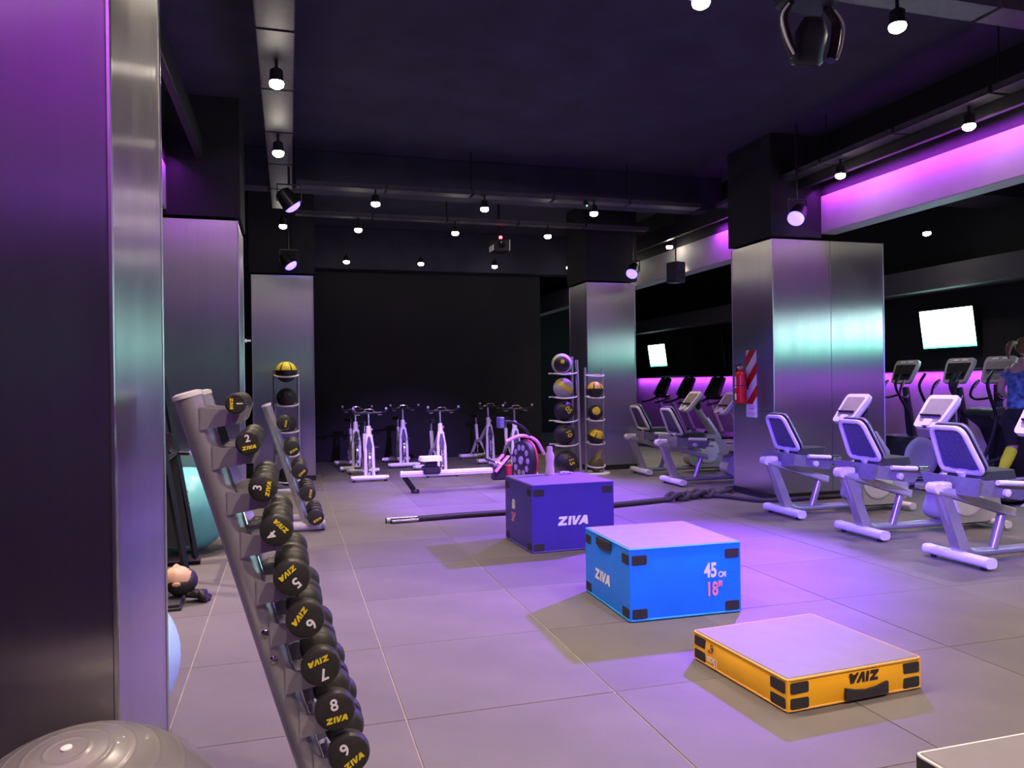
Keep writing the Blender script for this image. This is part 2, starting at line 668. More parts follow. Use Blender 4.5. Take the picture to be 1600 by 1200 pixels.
wall('wall_back', -3.3, 5.15, 15.5, 15.7, -0.012, CEIL, 'black_wall', 'black wall behind the spin bikes')
wall('wall_rear', X0, X1, Y0 - .2, Y0, -0.012, CEIL, 'grey_wall', 'grey wall behind the camera')
wall('wall_left', X0 - .2, X0, Y0, Y1, -0.012, CEIL, 'black_wall', 'dark wall behind the left pillars')
wall('wall_far', 5.0, X1, Y1, Y1 + .2, -0.012, CEIL, 'black_wall', 'dark wall at the end of the cardio aisle')
wr = wall('wall_right', X1, X1 + .2, Y0, Y1, -0.012, CEIL, 'black_wall', 'black side wall with grey lower part and violet strip light')
MB().box(X1 - .03, X1, Y0, Y1, -0.012, 1.60).build('lower_panel', 'grey_wall', wr, smooth=0)
MB().box(X1 - .17, X1, Y0, Y1, 1.60, 1.635, .004).build('ledge', 'black_plastic', wr, smooth=0)
MB().box(X1 - .45, X1, Y0, Y1, 2.86, 3.22, .01).build('bulkhead', 'bulkhead_paint', wr, smooth=0)

# violet-lit soffits between the pillar heads
def soffit(n, x0, x1, y0, y1, lip):
    s = MB().box(x0, x1, y0, y1, 3.34, 3.80, .006).build('trim_%d' % n, 'soffit_paint', smooth=0)
    tag(s, 'white ceiling soffit lit violet by a strip light on top', kind='structure')
    MB().box(min(x0, x1) - .0, max(x0, x1), y0, y1, 3.80, CEIL, 0).build('upper_band', 'black_wall', s, smooth=0)
    return s


soffit(1, 6.46, 6.72, Y0, 8.26, -1)
soffit(2, 6.46, 6.72, 9.14, Y1, -1)
soffit(3, -1.45, -1.19, Y0, 8.62, 1)
soffit(7, -3.3, X1, Y0, -4.68, 1)
# dark lip that hides each strip light from below
for n, (x0, x1, y0, y1) in enumerate(((6.10, 6.16, Y0, 8.2), (6.10, 6.16, 9.2, Y1), (-0.89, -0.83, Y0, 8.55))):
    t = MB().box(x0, x1, y0, y1, 3.86, 4.10, .004).build('trim_%d' % (n + 4), 'black_plastic', smooth=0)
    tag(t, 'thin black lip below the ceiling in front of the violet soffit', kind='structure')


# ------------------------------------------------------------------ pillars
def pillar(n, x0, x1, y0, y1, top, label, seam=None, head=None):
    p = thing('pillar_%d' % n, label, None, ((x0 + x1) / 2, (y0 + y1) / 2, 0), kind='structure')
    w, d = (x1 - x0) / 2, (y1 - y0) / 2
    MB().box(-w + .02, w - .02, -d + .02, d - .02, -0.012, top - .01).build('core', 'black_wall', p, smooth=0)
    MB().box(-w - .012, w + .012, -d - .012, d + .012, -0.005, .085, .004).build('plinth', 'black_plastic', p, smooth=0)
    hx0, hx1, hy0, hy1 = head if head else (-w - .03, w + .03, -d - .03, d + .03)
    MB().box(hx0, hx1, hy0, hy1, top + .03, CEIL).build('head_block', 'black_wall', p, smooth=0)
    g = .0025
    cuts = [-w] + ([s for s in seam] if seam else []) + [w]
    for a, b in zip(cuts, cuts[1:]):
        MB().box(a + g, b - g, -d, -d + .02, .085, top, .002).build('panel', STEEL, p, smooth=0)
        MB().box(a + g, b - g, d - .02, d, .085, top, .002).build('panel', STEEL, p, smooth=0)
    for s in (-1, 1):
        xa, xb = sorted((s * w, s * (w - .02)))
        MB().box(xa, xb, -d + g, d - g, .085, top, .002).build('panel', STEEL, p, smooth=0)
        for t in (-1, 1):
            MB().box(s * w - .008, s * w + .008, t * d - .008, t * d + .008, .085, top, .004).build('corner_trim', 'steel_edge', p, smooth=0)
    return p


pillar(1, -2.30, -0.470, 2.36, 3.235, 4.0, 'brushed steel pillar beside the dumbbell rack')
pillar(2, -2.20, -0.500, 8.62, 9.50, 3.26, 'brushed steel pillar behind the exercise ball')
pillar(3, -0.540, 0.385, 12.60, 13.50, 3.25, 'brushed steel pillar behind the yellow medicine ball tower')
pillar(4, 4.870, 5.760, 12.15, 12.98, 3.20, 'narrow brushed steel pillar behind the tower of yellow balls')
pillar(5, 5.760, 7.420, 8.22, 9.12, 3.25, 'wide brushed steel pillar carrying the fire extinguisher', seam=[0.02],
       head=(-.86, -.13, -.48, .48))

# ================================================================== CEILING GEAR
def tray(label, x, y, z, along, n, seglen, w):
    t = thing('cable_tray', label, 'cable tray', (x, y, z), group='cable trays under the ceiling')
    base = MB()
    if along == 'Y':
        base.box(-w / 2, w / 2, .02, seglen - .02, 0, .012).box(-w / 2, -w / 2 + .008, .02, seglen - .02, 0, .06).box(w / 2 - .008, w / 2, .02, seglen - .02, 0, .06)
    else:
        base.box(.02, seglen - .02, -w / 2, w / 2, 0, .012).box(.02, seglen - .02, -w / 2, -w / 2 + .008, 0, .06).box(.02, seglen - .02, w / 2 - .008, w / 2, 0, .06)
    first = None
    for k in range(n):
        if first is None:
            o = base.build('tray_panel', 'tray_metal', t, smooth=0)
            first = o
        else:
            o = first.copy()
            col.objects.link(o)
        o.location = (0, k * seglen, 0) if along == 'Y' else (k * seglen, 0, 0)
    hang = MB().tube([(0, 0, 0.03), (0, 0, CEIL - z)], .008, 6)
    for k in range(0, n + 1, 2):
        o = hang.build('hanger_rod', 'black_metal', t)
        o.location = (0, k * seglen, 0) if along == 'Y' else (k * seglen, 0, 0)
    return t


tray('grey cable tray running along the ceiling over the dumbbell racks', -0.06, 2.2, 3.97, 'Y', 8, 1.12, .26)
tray('grey cable tray across the ceiling with three spotlights under it', 0.10, 9.86, 3.97, 'X', 5, 1.12, .20)
tray('grey cable tray along the ceiling in front of the violet soffit', 5.98, 3.0, 3.97, 'Y', 6, 1.12, .20)
tray('grey cable tray across the ceiling further back before the spin bikes', 0.10, 11.5, 3.97, 'X', 5, 1.12, .16)
tray('grey cable tray at the upper edge of the room beside the moving light', 3.4, 4.12, 3.97, 'X', 2, 1.2, .22)

SPOT = {'proto': None}


def spotlight(x, y, z, label, energy=230, tilt=(0, 0), ltop=3.97):
    if SPOT['proto'] is None:
        t = thing('ceiling_spotlight', label, 'spotlight', (x, y, z), group='small warm ceiling spotlights')
        MB().tube([(0, 0, .10), (0, 0, ltop - z)], .012, 8).build('stem', 'black_metal', t)
        MB().lathe([(.030, .10), (.048, .085), (.052, 0.0), (.046, -.004), (.040, .012), (0, .012)], 16).build('housing', 'black_metal', t)
        MB().lathe([(.050, .004), (.055, -.014), (.049, -.034), (.028, -.048), (0, -.052)], 16).build('lens', 'lens_warm', t)
        SPOT['proto'] = t
    else:
        t = copy_tree(SPOT['proto'])
        t.location = (x, y, z)
        t['label'] = label
    d = bpy.data.lights.new('spot_beam', 'SPOT')
    d.energy = energy
    d.color = WARM
    d.spot_size = R(95)
    d.spot_blend = 0.75
    d.shadow_soft_size = 0.05
    o = bpy.data.objects.new('spot_beam', d)
    col.objects.link(o)
    o.location = (x, y, z - .06)
    o.rotation_euler = (R(tilt[0]), R(tilt[1]), 0)
    return t


SPOTS = [
    (-.06, 6.06, 3.80, 'warm ceiling spotlight under the tray above the dumbbells, brightest of its line', 190),
    (-.07, 7.86, 3.80, 'warm ceiling spotlight under the tray above the dumbbells, second of its line', 280),
    (-.05, 11.44, 3.80, 'warm ceiling spotlight under the left tray, beyond the upper violet stage light', 150),
    (1.08, 9.78, 3.80, 'warm spotlight on the cross tray, leftmost of its three', 260),
    (2.49, 9.75, 3.80, 'warm spotlight on the cross tray, middle and brightest of its three', 190),
    (4.00, 9.68, 3.80, 'warm spotlight on the cross tray, rightmost of its three', 190),
    (1.01, 11.48, 3.80, 'warm spotlight on the second cross tray, nearest the dumbbell side', 80),
    (2.45, 11.41, 3.80, 'warm spotlight on the second cross tray, left of the hanging projector', 80),
    (3.91, 11.35, 3.80, 'warm spotlight on the second cross tray, right of the hanging projector', 100),
    (1.05, 14.48, 3.80, 'warm spotlight of the rearmost row, leftmost and brightest', 8),
    (2.43, 14.44, 3.80, 'warm spotlight of the rearmost row, second from the left', 8),
    (3.89, 14.50, 3.80, 'warm spotlight of the rearmost row, under the hanging projector', 8),
    (5.38, 14.34, 3.80, 'warm spotlight of the rearmost row, second from the right', 60),
    (6.25, 13.90, 3.80, 'warm spotlight in the cardio aisle before the far soffit, the smaller one', 160),
    (6.25, 11.80, 3.80, 'warm spotlight in the cardio aisle before the far soffit, the larger one', 160),
    (5.98, 9.00, 3.80, 'warm spotlight beside the wide pillar, left of its violet stage light', 120),
    (5.98, 7.25, 3.80, 'warm spotlight at the near end of the violet soffit, above the wide pillar', 220),
    (5.98, 5.55, 3.80, 'warm spotlight in front of the violet soffit, upper right', 220),
    (2.42, 4.13, 3.80, 'warm spotlight cut by the top edge of the picture', 150),
    (3.83, 4.09, 3.80, 'warm spotlight at the top right near the moving light', 190),
]
for (x, y, z, lb, e) in SPOTS:
    spotlight(x, y, z, lb, e)
# the same rows go on over and behind the camera
for (x, y, e) in ((-.06, 4.2, 330), (1.0, 4.15, 250), (5.98, 3.6, 230), (1.4, .6, 400), (3.6, .6, 470), (-.06, 1.0, 380), (8.6, 5.0, 120), (8.6, 13.4, 120),
                  (-2.0, 6.9, 520), (6, .4, 170), (2.4, -2.6, 110), (5.4, -2.6, 110)):
    spotlight(x, y, 3.80, 'warm ceiling spotlight over the part of the room outside the picture', e, tilt=(32, 0) if y in (.6, 1.0) else (0, 0))
spotlight(8.95, 9.05, 3.62, 'small warm spotlight by the pale bracket beyond the wide pillar', 60)


def stage_light(loc, aim, label, energy, size, top=CEIL, color=VIOLET, blend=.6):
    loc = Vector(loc)
    aim = Vector(aim)
    t = thing('stage_light', label, 'stage light', loc, group='violet stage lights')
    dv = (aim - loc).normalized()
    q = dv.to_track_quat('-Z', 'Y').to_matrix().to_4x4()
    MB().lathe([(.045, .15), (.085, .13), (.098, .04), (.110, -.06), (.104, -.065), (.096, -.05), (0, -.045)], 24, q).build('can', 'black_metal', t)
    MB().lathe([(.097, -.050), (.094, -.075), (.072, -.098), (.040, -.110), (0, -.114)], 24, q).build('lens', 'lens_violet', t)
    yk = MB()
    yk.tube([(-.13, 0, 0), (-.13, 0, .19), (.13, 0, .19), (.13, 0, 0)], .010, 6)
    yk.tube([(0, 0, .19), (0, 0, top - loc.z)], .014, 8)
    yk.build('yoke', 'black_metal', t)
    d = bpy.data.lights.new('stage_beam', 'SPOT')
    d.energy = energy
    d.color = color
    d.spot_size = R(size)
    d.spot_blend = blend
    d.shadow_soft_size = 0.09
    o = bpy.data.objects.new('stage_beam', d)
    col.objects.link(o)
    m = q.copy()
    m.translation = loc + dv * .16
    o.matrix_world = m
    return t


stage_light((0.03, 9.0, 3.58), (2.7, 9.4, 0.0), 'violet stage light hanging under the left cable tray', 2600, 56, top=3.969, blend=1.0)
stage_light((0.02, 12.25, 3.40), (2.3, 11.2, .0), 'violet stage light above the steel pillar beside the back wall', 700, 70, blend=1.0)
stage_light((5.86, 7.86, 3.46), (2.7, 5.8, 0), 'large violet stage light in front of the wide pillar head', 6000, 56, blend=1.0)
stage_light((5.60, 11.88, 3.36), (3.2, 9.6, 0), 'violet stage light above the narrow pillar by the medicine ball towers', 2000, 60, blend=1.0)
stage_light((0.03, 1.2, 3.58), (5.1, 6.0, .5), 'violet stage light on the left tray behind the camera', 5200, 36, top=3.969, color=(.14, .06, 1.0), blend=1.0)
stage_light((3.2, -1.2, 3.58), (2.3, 6.4, .3), 'violet stage light aimed at the indigo jump box from behind the camera', 1100, 30)
stage_light((2.5, 4.3, 4.02), (2.3, 12.0, .45), 'added unseen violet light aimed at the spin bikes from above', 5000, 26, color=(.42, .22, 1.0), blend=1.0)  # added above the view to brighten the fronts of the spin bikes

# hanging projector with a red pilot lamp
t = thing('projector', 'black ceiling projector with white edges and red pilot lamp, hanging mid-room', 'projector', (3.30, 12.0, 3.62))
MB().box(-.13, .13, -.15, .15, 0, .20, .02).build('body', 'black_plastic', t)
MB().box(-.145, -.128, -.15, .10, .01, .10, .004).build('side_trim', 'white_plastic', t)
MB().box(.128, .145, -.15, .10, .02, .19, .004).build('side_trim', 'white_plastic', t)
MB().lathe([(.05, 0), (.055, .03), (.045, .03), (0, .02)], 16, T(0, -.15, .10) @ RX(90)).build('lens', 'screen_dark', t)
MB().box(-.05, .05, -.05, .02, .20, .26, .01).build('mount', 'black_metal', t)
MB().ball(.028, T(.01, -.06, .235), 12, 8).build('pilot_lamp', 'led_red', t)
MB().tube([(0, 0, .26), (0, 0, CEIL - 3.62)], .02, 8).build('pole', 'black_metal', t)

# moving light at the top edge
t = thing('moving_light', 'black moving stage light with red display hanging from the ceiling', 'stage light', (3.13, 4.06, 3.42))
MB().box(-.17, .17, -.12, .12, .40, .52, .02).build('base', 'black_plastic', t)
MB().box(-.06, .06, -.125, -.12, .42, .47, .001).build('display', 'led_red', t)
for s in (-1, 1):
    a = MB()
    a.tube(smooth_path([(s * .13, 0, .40), (s * .19, -.01, .30), (s * .17, -.02, .16), (s * .13, -.03, .06)]), .030, 10)
    a.build('yoke_arm', 'black_plastic', t)
    MB().tube(smooth_path([(s * .165, -.03, .38), (s * .222, -.04, .29), (s * .200, -.05, .16), (s * .155, -.06, .06)]), .008, 8).build('arm_trim', 'white_plastic', t)
MB().lathe([(0, .16), (.06, .15), (.10, .06), (.10, -.10), (.085, -.12), (.08, -.11), (0, -.10)], 20, T(0, 0, .16) @ RX(18)).build('head', 'black_plastic', t)
MB().lathe([(.02, 0), (.02, .012), (0, .014)], 10, T(.02, -.13, .40) @ RX(90)).build('status_lamp', 'print_white', t)
MB().tube([(0, 0, .52), (0, 0, CEIL - 3.42)], .025, 8).build('pole', 'black_metal', t)

# small green sensor on the cross tray
t = thing('smoke_detector', 'small ceiling sensor with green lamp above the cross tray', 'sensor', (3.90, 9.72, 3.90))
MB().lathe([(0, -.03), (.03, -.028), (.045, 0), (.045, .02), (.02, .07)], 14).build('body', 'black_plastic', t)
MB().ball(.009, T(0, -.04, -.012), 8, 6).build('pilot_lamp', 'led_green', t)

# loudspeaker below the far soffit
for (x, y, z, lb) in ((6.15, 11.4, 3.12, 'black box loudspeaker hanging under the far violet soffit'),
                      (9.40, 14.2, 2.60, 'black box loudspeaker hanging on the cardio wall')):
    t = thing('loudspeaker', lb, 'loudspeaker', (x, y, z), 20)
    MB().box(-.11, .11, -.12, .12, 0, .34, .015).build('cabinet', 'black_plastic', t)
    MB().lathe([(.085, 0), (.085, .006), (.06, .008), (0, -.002)], 20, T(0, -.121, .12) @ RX(90)).build('woofer', 'black_metal', t)
    MB().tube([(0, 0, .34), (0, 0, CEIL - z)], .012, 6).build('bracket', 'black_metal', t)

# exit arrow between the left pillars
t = thing('exit_sign', 'small black wall sign with a white arrow between the left pillars', 'sign', (-0.745, 15.49, 2.30))
MB().box(-.16, .16, -.02, 0, 0, .16, .004).build('panel', 'black_plastic', t)
ar = [(-.06, 0), (-.02, .045), (-.02, .015), (.06, .015), (.06, -.015), (-.02, -.015), (-.02, -.045)]
MB().prism(ar, 0, .002, basis((1, 0, 0), (0, 0, 1), (0, -.0205, .08))).build('arrow', 'arrow_white', t, smooth=0)


# ================================================================== TELEVISIONS on the right wall
def tv(y, z, w, h, label, lit=True, tilt=8, x=9.86):
    t = thing('television', label, 'television', (x, y, z), group='wall televisions')
    q = RY(-tilt)
    MB().box(0, .05, -w / 2 - .015, w / 2 + .015, -h / 2 - .015, h / 2 + .015, .008, q).build('bezel', 'black_plastic', t, smooth=0)
    MB().box(-.003, .0, -w / 2, w / 2, -h / 2, h / 2, 0, q).build('screen', 'screen_lit' if lit else 'screen_dark', t, smooth=0)
    MB().box(.05, .13, -.1, .1, -.08, .08, .01).build('wall_mount', 'black_metal', t, smooth=0)
    return t


tv(9.60, 2.27, 1.00, .60, 'bright glowing wall television above the elliptical trainers')
tv(19.4, 2.22, .98, .60, 'small distant glowing television seen past the narrow pillar')
tv(16.7, 2.20, 1.30, .80, 'switched-off dark television between the two steel pillars', lit=False)
tv(3.70, 2.30, 1.10, .62, 'glowing wall television further along the cardio wall, second')
tv(6.60, 2.30, 1.10, .62, 'glowing wall television further along the cardio wall, first')
tv(1.00, 2.30, 1.10, .62, 'glowing wall television further along the cardio wall, third')


# ================================================================== JUMP BOXES
def jump_box(label, loc, rz, w, d, h, vinyl, piping, patches=True, ph=.06, rows=1):
    t = thing('jump_box', label, 'jump box', loc, rz, group='soft plyometric jump boxes')
    x, y = w / 2, d / 2
    # body: slightly bulging padded walls
    n = 8
    mb = MB()
    def wallpanel(fr, to, nrm):
        vs_, fs = [], []
        for a in range(n + 1):
            for b in range(n + 1):
                u, v = a / n, b / n
                bulge = .010 * math.sin(PI * u) * math.sin(PI * v) - .004 * math.sin(PI * u) * (1 if .78 < v < .9 else 0)
                p = Vector(fr) * (1 - u) + Vector(to) * u
                vs_.append((p.x + nrm[0] * bulge, p.y + nrm[1] * bulge, .006 + v * (h - .014)))
        for a in range(n):
            for b in range(n):
                i = a * (n + 1) + b
                fs.append([i, i + n + 1, i + n + 2, i + 1])
        mb.add(vs_, fs)
    wallpanel((-x, -y, 0), (x, -y, 0), (0, -1))
    wallpanel((x, -y, 0), (x, y, 0), (1, 0))
    wallpanel((x, y, 0), (-x, y, 0), (0, 1))
    wallpanel((-x, y, 0), (-x, -y, 0), (-1, 0))
    mb.add([(-x, -y, .004), (x, -y, .004), (x, y, .004), (-x, y, .004)], [(0, 1, 2, 3)])
    mb.add([(-x, -y, h - .008), (x, -y, h - .008), (x, y, h - .008), (-x, y, h - .008)], [(0, 1, 2, 3)])
    mb.build('body', vinyl, t, smooth=50)
    MB().box(-x + .004, x - .004, -y + .004, y - .004, h - .012, h, .006).build('top_panel', 'box_top', t, smooth=0)
    for z in (h - .008, .010):
        MB().tube([(px, py, z) for px, py in round_poly([(-x, -y), (x, -y), (x, y), (-x, y)], .02, 3)], .006, 6, closed=True).build('piping', piping, t)
    if patches:
        zs = ((h - .045 - ph / 2), .02 + ph / 2) if rows == 1 else ((h - .022 - ph / 2), .014 + ph / 2)
        for zc in zs:
            for s in (-1, 1):
                for (rt, pos) in (((1, 0, 0), (s * (x - .064), -y - .0035, zc)), ((0, -1, 0), (-x - .0035, s * (y - .064), zc)),
                                  ((0, 1, 0), (x + .0035, s * (y - .064), zc)), ((-1, 0, 0), (s * (x - .064), y + .0035, zc))):
                    MB().prism(rrect(.10, ph, .008, 2), -.003, .001, basis(rt, (0, 0, 1), pos)).build('velcro_patch', 'velcro', t, smooth=0)
    return t


# blue box, 45 cm
bw = .775
t = jump_box('bright blue padded jump box marked 45 cm and 18 inch', (2.415, 4.765, 0), -1.0, bw, bw, .46, 'vinyl_blue', 'piping_blue')
wordmark('wordmark', basis((0, -1, 0), (0, 0, 1), (-bw / 2 - .0110, .045, .185)), .072, 'print_white', t)
text('lettering', '45', basis((1, 0, 0), (0, 0, 1), (.165, -bw / 2 - .0120, .285)), .125, 'print_white', t, .036, sx=.72)
text('lettering', 'CM', basis((1, 0, 0), (0, 0, 1), (.248, -bw / 2 - .0110, .256)), .050, 'print_white', t, .03, sx=.75)
text('lettering', '18"', basis((1, 0, 0), (0, 0, 1), (.190, -bw / 2 - .0120, .165)), .120, 'print_pink', t, .036, sx=.72)
hs = MB()
hs.prism([(-.12, -.018), (-.06, -.034), (.06, -.034), (.12, -.018), (.12, .030), (-.12, .030)], -.006, .008, basis((0, -1, 0), (0, 0, 1), (-bw / 2 - .010, .02, .410)))
hs.build('carry_strap', 'velcro', t, smooth=0)

# indigo box, 60 cm
iw, idp = .790, .760
t = jump_box('dark indigo padded jump box with a pink bottle on its top', (2.415, 6.820, 0), 2.0, iw, idp, .605, 'vinyl_indigo', 'piping_indigo')
wordmark('wordmark', basis((1, 0, 0), (0, 0, 1), (-.010, -idp / 2 - .0110, .272)), .080, 'print_white', t)
text('lettering', '60', basis((0, -1, 0), (0, 0, 1), (-iw / 2 - .0120, .10, .365)), .125, 'print_white', t, .036, sx=.72)
text('lettering', '24"', basis((0, -1, 0), (0, 0, 1), (-iw / 2 - .0120, .10, .245)), .115, 'print_pink', t, .036, sx=.72)

# orange box, 15 cm, standing upside down
ow, od = .785, .750
t = jump_box('low orange padded jump box with black patches, grey top up', (2.500, 3.368, 0), 3.6, ow, od, .156, 'vinyl_orange', 'piping_orange', ph=.050, rows=2)
wordmark('wordmark', basis((-1, 0, 0), (0, 0, -1), (.035, -od / 2 - .0110, .112)), .048, 'print_black', t)
text('lettering', '6"', basis((0, 1, 0), (0, 0, -1), (-ow / 2 - .0100, .205, .110)), .070, 'print_black', t, .0, sx=.80)
text('lettering', '15cm', basis((0, 1, 0), (0, 0, -1), (-ow / 2 - .0100, .190, .045)), .060, 'print_white', t, .008, sx=.72)
st = MB()
st.prism([(-.125, -.026), (.125, -.026), (.125, .030), (.06, .014), (0, .008), (-.06, .014), (-.125, .030)], -.004, .010, basis((1, 0, 0), (0, 0, 1), (.045, -od / 2 - .012, .044)))
st.build('carry_strap', 'velcro', t, smooth=0)

# black box with white piping, cut by the frame
jump_box('black padded jump box with white piping at the bottom corner of the picture', (2.300, 1.640, 0), 0.0, .76, .74, .300, 'vinyl_black', 'piping_white', patches=True)

# bottle on the indigo box
b = thing('water_bottle', 'frosted pink water bottle standing on the indigo jump box', 'bottle', (2.425, 7.070, .605))
MB().lathe([(0, 0), (.040, 0), (.044, .008), (.044, .05), (.037, .10), (.038, .13), (.045, .165), (.044, .195), (.030, .225), (.026, .232), (0, .232)], 24).build('body', 'bottle_frost', b)
MB().lathe([(.028, .228), (.029, .262), (.026, .275), (.012, .280), (0, .280)], 20).build('cap', 'bottle_frost', b)
# earphones
e = MB()
pp = []
for k in range(60):
    a = k * .42
    rr = .030 + .010 * math.sin(k * .7)
    pp.append((rr * 1.5 * math.cos(a), rr * .8 * math.sin(a), .004 + .012 * abs(math.sin(k * .21)) + k * .0002))
e.tube(pp, .004, 6)
eo = thing('earphones', 'small tangle of white earphones beside the bottle', 'earphones', (2.590, 7.080, .605))
e.build('cable', 'white_plastic', eo)
for s in (-1, 1):
    MB().ball(.011, T(s * .05, -.025, .012), 10, 8).build('earbud', 'white_plastic', eo)


# ================================================================== DUMBBELLS AND RACKS
def dumbbell(label, loc, r, L, roll, number, group, mark=True, rz=0.0):
    """axis along local y, near face at y = 0 looking to -y"""
    t = thing('dumbbell', label, 'dumbbell', loc, rz, group=group)
    hl = L * .30
    prof = [(0, 0), (r * .80, 0), (r * .93, .004), (r, .014), (r, hl * .45), (r * .96, hl * .52), (r * .97, hl * .60),
            (r * .93, hl * .75), (r * .80, hl * .86), (r * .55, hl * .95), (r * .40, hl), (0, hl)]
    near = MB().lathe(prof, 28, RX(-90)).build('head', 'rubber_head', t)
    MB().lathe(prof, 28, T(0, L, 0) @ RX(90)).build('head', 'rubber_head', t)
    MB().lathe([(.014, hl - .004), (.017, L * .42), (.018, L * .5), (.017, L * .58), (.014, L - hl + .004)], 14, RX(-90)).build('handle', 'chrome', t)
    q = basis((math.cos(R(roll)), 0, math.sin(R(roll))), (-math.sin(R(roll)), 0, math.cos(R(roll))), (0, -.0006, 0))
    if mark:
        wordmark('wordmark', q @ T(0, -r * .36, 0), r * .29, 'print_yellow', t)
    if number:
        text('lettering', number, q @ T(0, r * .34, 0), r * .80, 'print_white', t, .02)
    return t


def rack_x(z):
    """x of the dumbbell centres on the leaning front rack"""
    return -0.145 + (1.447 - z) * 0.291


FY = 2.30
rk = thing('dumbbell_rack', 'tall leaning silver dumbbell rack loaded with small black dumbbells', 'dumbbell rack', (0, FY, 0))
tiers = [(1, 1.447, .030, .155, -90), (2, 1.335, .036, .175, 10), (3, 1.205, .041, .19, 80), (4, 1.082, .047, .20, 135), (5, .943, .053, .21, 220),
         (6, .819, .056, .22, 233), (7, .676, .0575, .225, 200), (8, .542, .059, .23, 10), (9, .410, .061, .235, 35), (10, .275, .062, .24, 0)]
PY = (.10, .37)
for pz in PY:
    pts = [(rack_x(1.52) - .115, pz, 1.475), (rack_x(1.0) - .125, pz, 1.0), (rack_x(.6) - .125, pz, .6), (rack_x(.25) - .12, pz, .25), (rack_x(.04) - .10, pz, .06)]
    MB().tube(smooth_path(pts, 5), .040, 20).build('post', 'silver_paint', rk)
    MB().lathe([(0, .006), (.030, .005), (.043, 0), (.043, -.012), (.030, -.014), (0, -.014)], 20, T(rack_x(1.52) - .118, pz, 1.482) @ RY(-16)).build('post_cap', 'white_plastic', rk)
spine = MB()
for a, b in zip([1.40, 1.27, 1.14, 1.0, .86, .73, .59, .45, .31], [1.30, 1.17, 1.04, .90, .76, .63, .49, .35, .18]):
    M = basis((0, 1, 0), (rack_x(a) - rack_x(b), 0, a - b), (rack_x((a + b) / 2) - .085, sum(PY) / 2, (a + b) / 2))
    MB().box(-.14, .14, -(a - b) / 2, (a - b) / 2, -.006, .006, .002, M).build('cross_plate', 'chrome', rk, smooth=0)
for (n, z, r, L, roll) in tiers:
    for py in PY:
        x = rack_x(z)
        s = MB()
        # a saddle arm: bracket box off the post with an upturned prong on each side
        s.box(x - .105, x + .012, py - .035, py + .055, z - r * .55 - .040, z - r * .55 - .010, .004)
        s.build('saddle_arm', 'silver_paint', rk, smooth=0)
        for dy in (-.040, .052):
            p = MB()
            p.prism([(x - .100, z - r * .5 - .055), (x + .015, z - r * .5 - .035), (x + .030, z - r * .1), (x + .020, z + .004), (x + .008, z - r * .45), (x - .075, z - r * .3), (x - .100, z - r * .1)],
                    -.004, .004, basis((1, 0, 0), (0, 0, 1), (0, py + dy, 0)))
            p.build('prong', 'silver_paint', rk, smooth=0)
foot = MB()
for py in PY:
    MB().tube([(rack_x(.04) - .50, py, .045), (rack_x(.04) + .18, py, .045)], .042, 14).build('foot', 'silver_paint', rk)
    MB().lathe([(.035, -.02), (.043, -.01), (.043, .02), (0, .02)], 14, T(rack_x(.04) + .18, py, .045) @ RY(90)).build('foot_cap', 'black_plastic', rk)
for k, z in enumerate((.78, .70)):
    MB().lathe([(.011, 0), (.011, .005), (.007, .008), (0, .008)], 10, T(rack_x(z) - .125, PY[0] - .038, z) @ RX(90)).build('bolt', 'chrome', rk)
words = ['', 'one', 'two', 'three', 'four', 'five', 'six', 'seven', 'eight', 'nine', 'ten']
ordn = ['', 'topmost', 'second', 'third', 'fourth', 'fifth', 'sixth', 'seventh', 'eighth', 'ninth', 'tenth']
for (n, z, r, L, roll) in tiers:
    if n <= 9:
        dumbbell('black rubber dumbbell marked %d, front one on the %s tier of the leaning rack' % (n, ordn[n]), (rack_x(z), FY - .005, z + .006), r, L, roll, str(n), 'small dumbbells on the front rack')
        dumbbell('black rubber dumbbell, rear one of the pair on the %s tier of the leaning rack' % ordn[n], (rack_x(z), FY - .005 + L + .035, z + .006), r, L, roll + 40, str(n), 'small dumbbells on the front rack')

# second rack, further back, heavier dumbbells
bx, by = 0.165, 8.10
rk = thing('dumbbell_rack', 'smaller looking silver dumbbell rack standing further back by the ball tower', 'dumbbell rack', (bx, by, 0))
def bxz(z):
    return -0.40 + (1.32 - z) * .315
for py in (.16, .62):
    MB().tube(smooth_path([(bxz(1.30), py, 1.30), (bxz(.8), py, .8), (bxz(.3), py, .3), (bxz(.06), py, .05)], 4), .042, 14).build('post', 'silver_paint', rk)
    MB().lathe([(0, .006), (.045, .004), (.046, -.014), (0, -.015)], 14, T(bxz(1.31), py, 1.31) @ RY(-16)).build('post_cap', 'white_plastic', rk)
    MB().tube([(-.42, py, .05), (.16, py, .05)], .048, 14).build('foot', 'white_plastic', rk)
    MB().lathe([(.050, -.02), (.050, .02), (0, .022)], 14, T(.16, py, .05) @ RY(90)).build('foot_cap', 'shell_grey', rk)
heavy = [(1.125, .068, 'highest'), (.870, .080, 'second'), (.635, .082, 'third'), (.405, .084, 'fourth'), (.155, .084, 'lowest')]
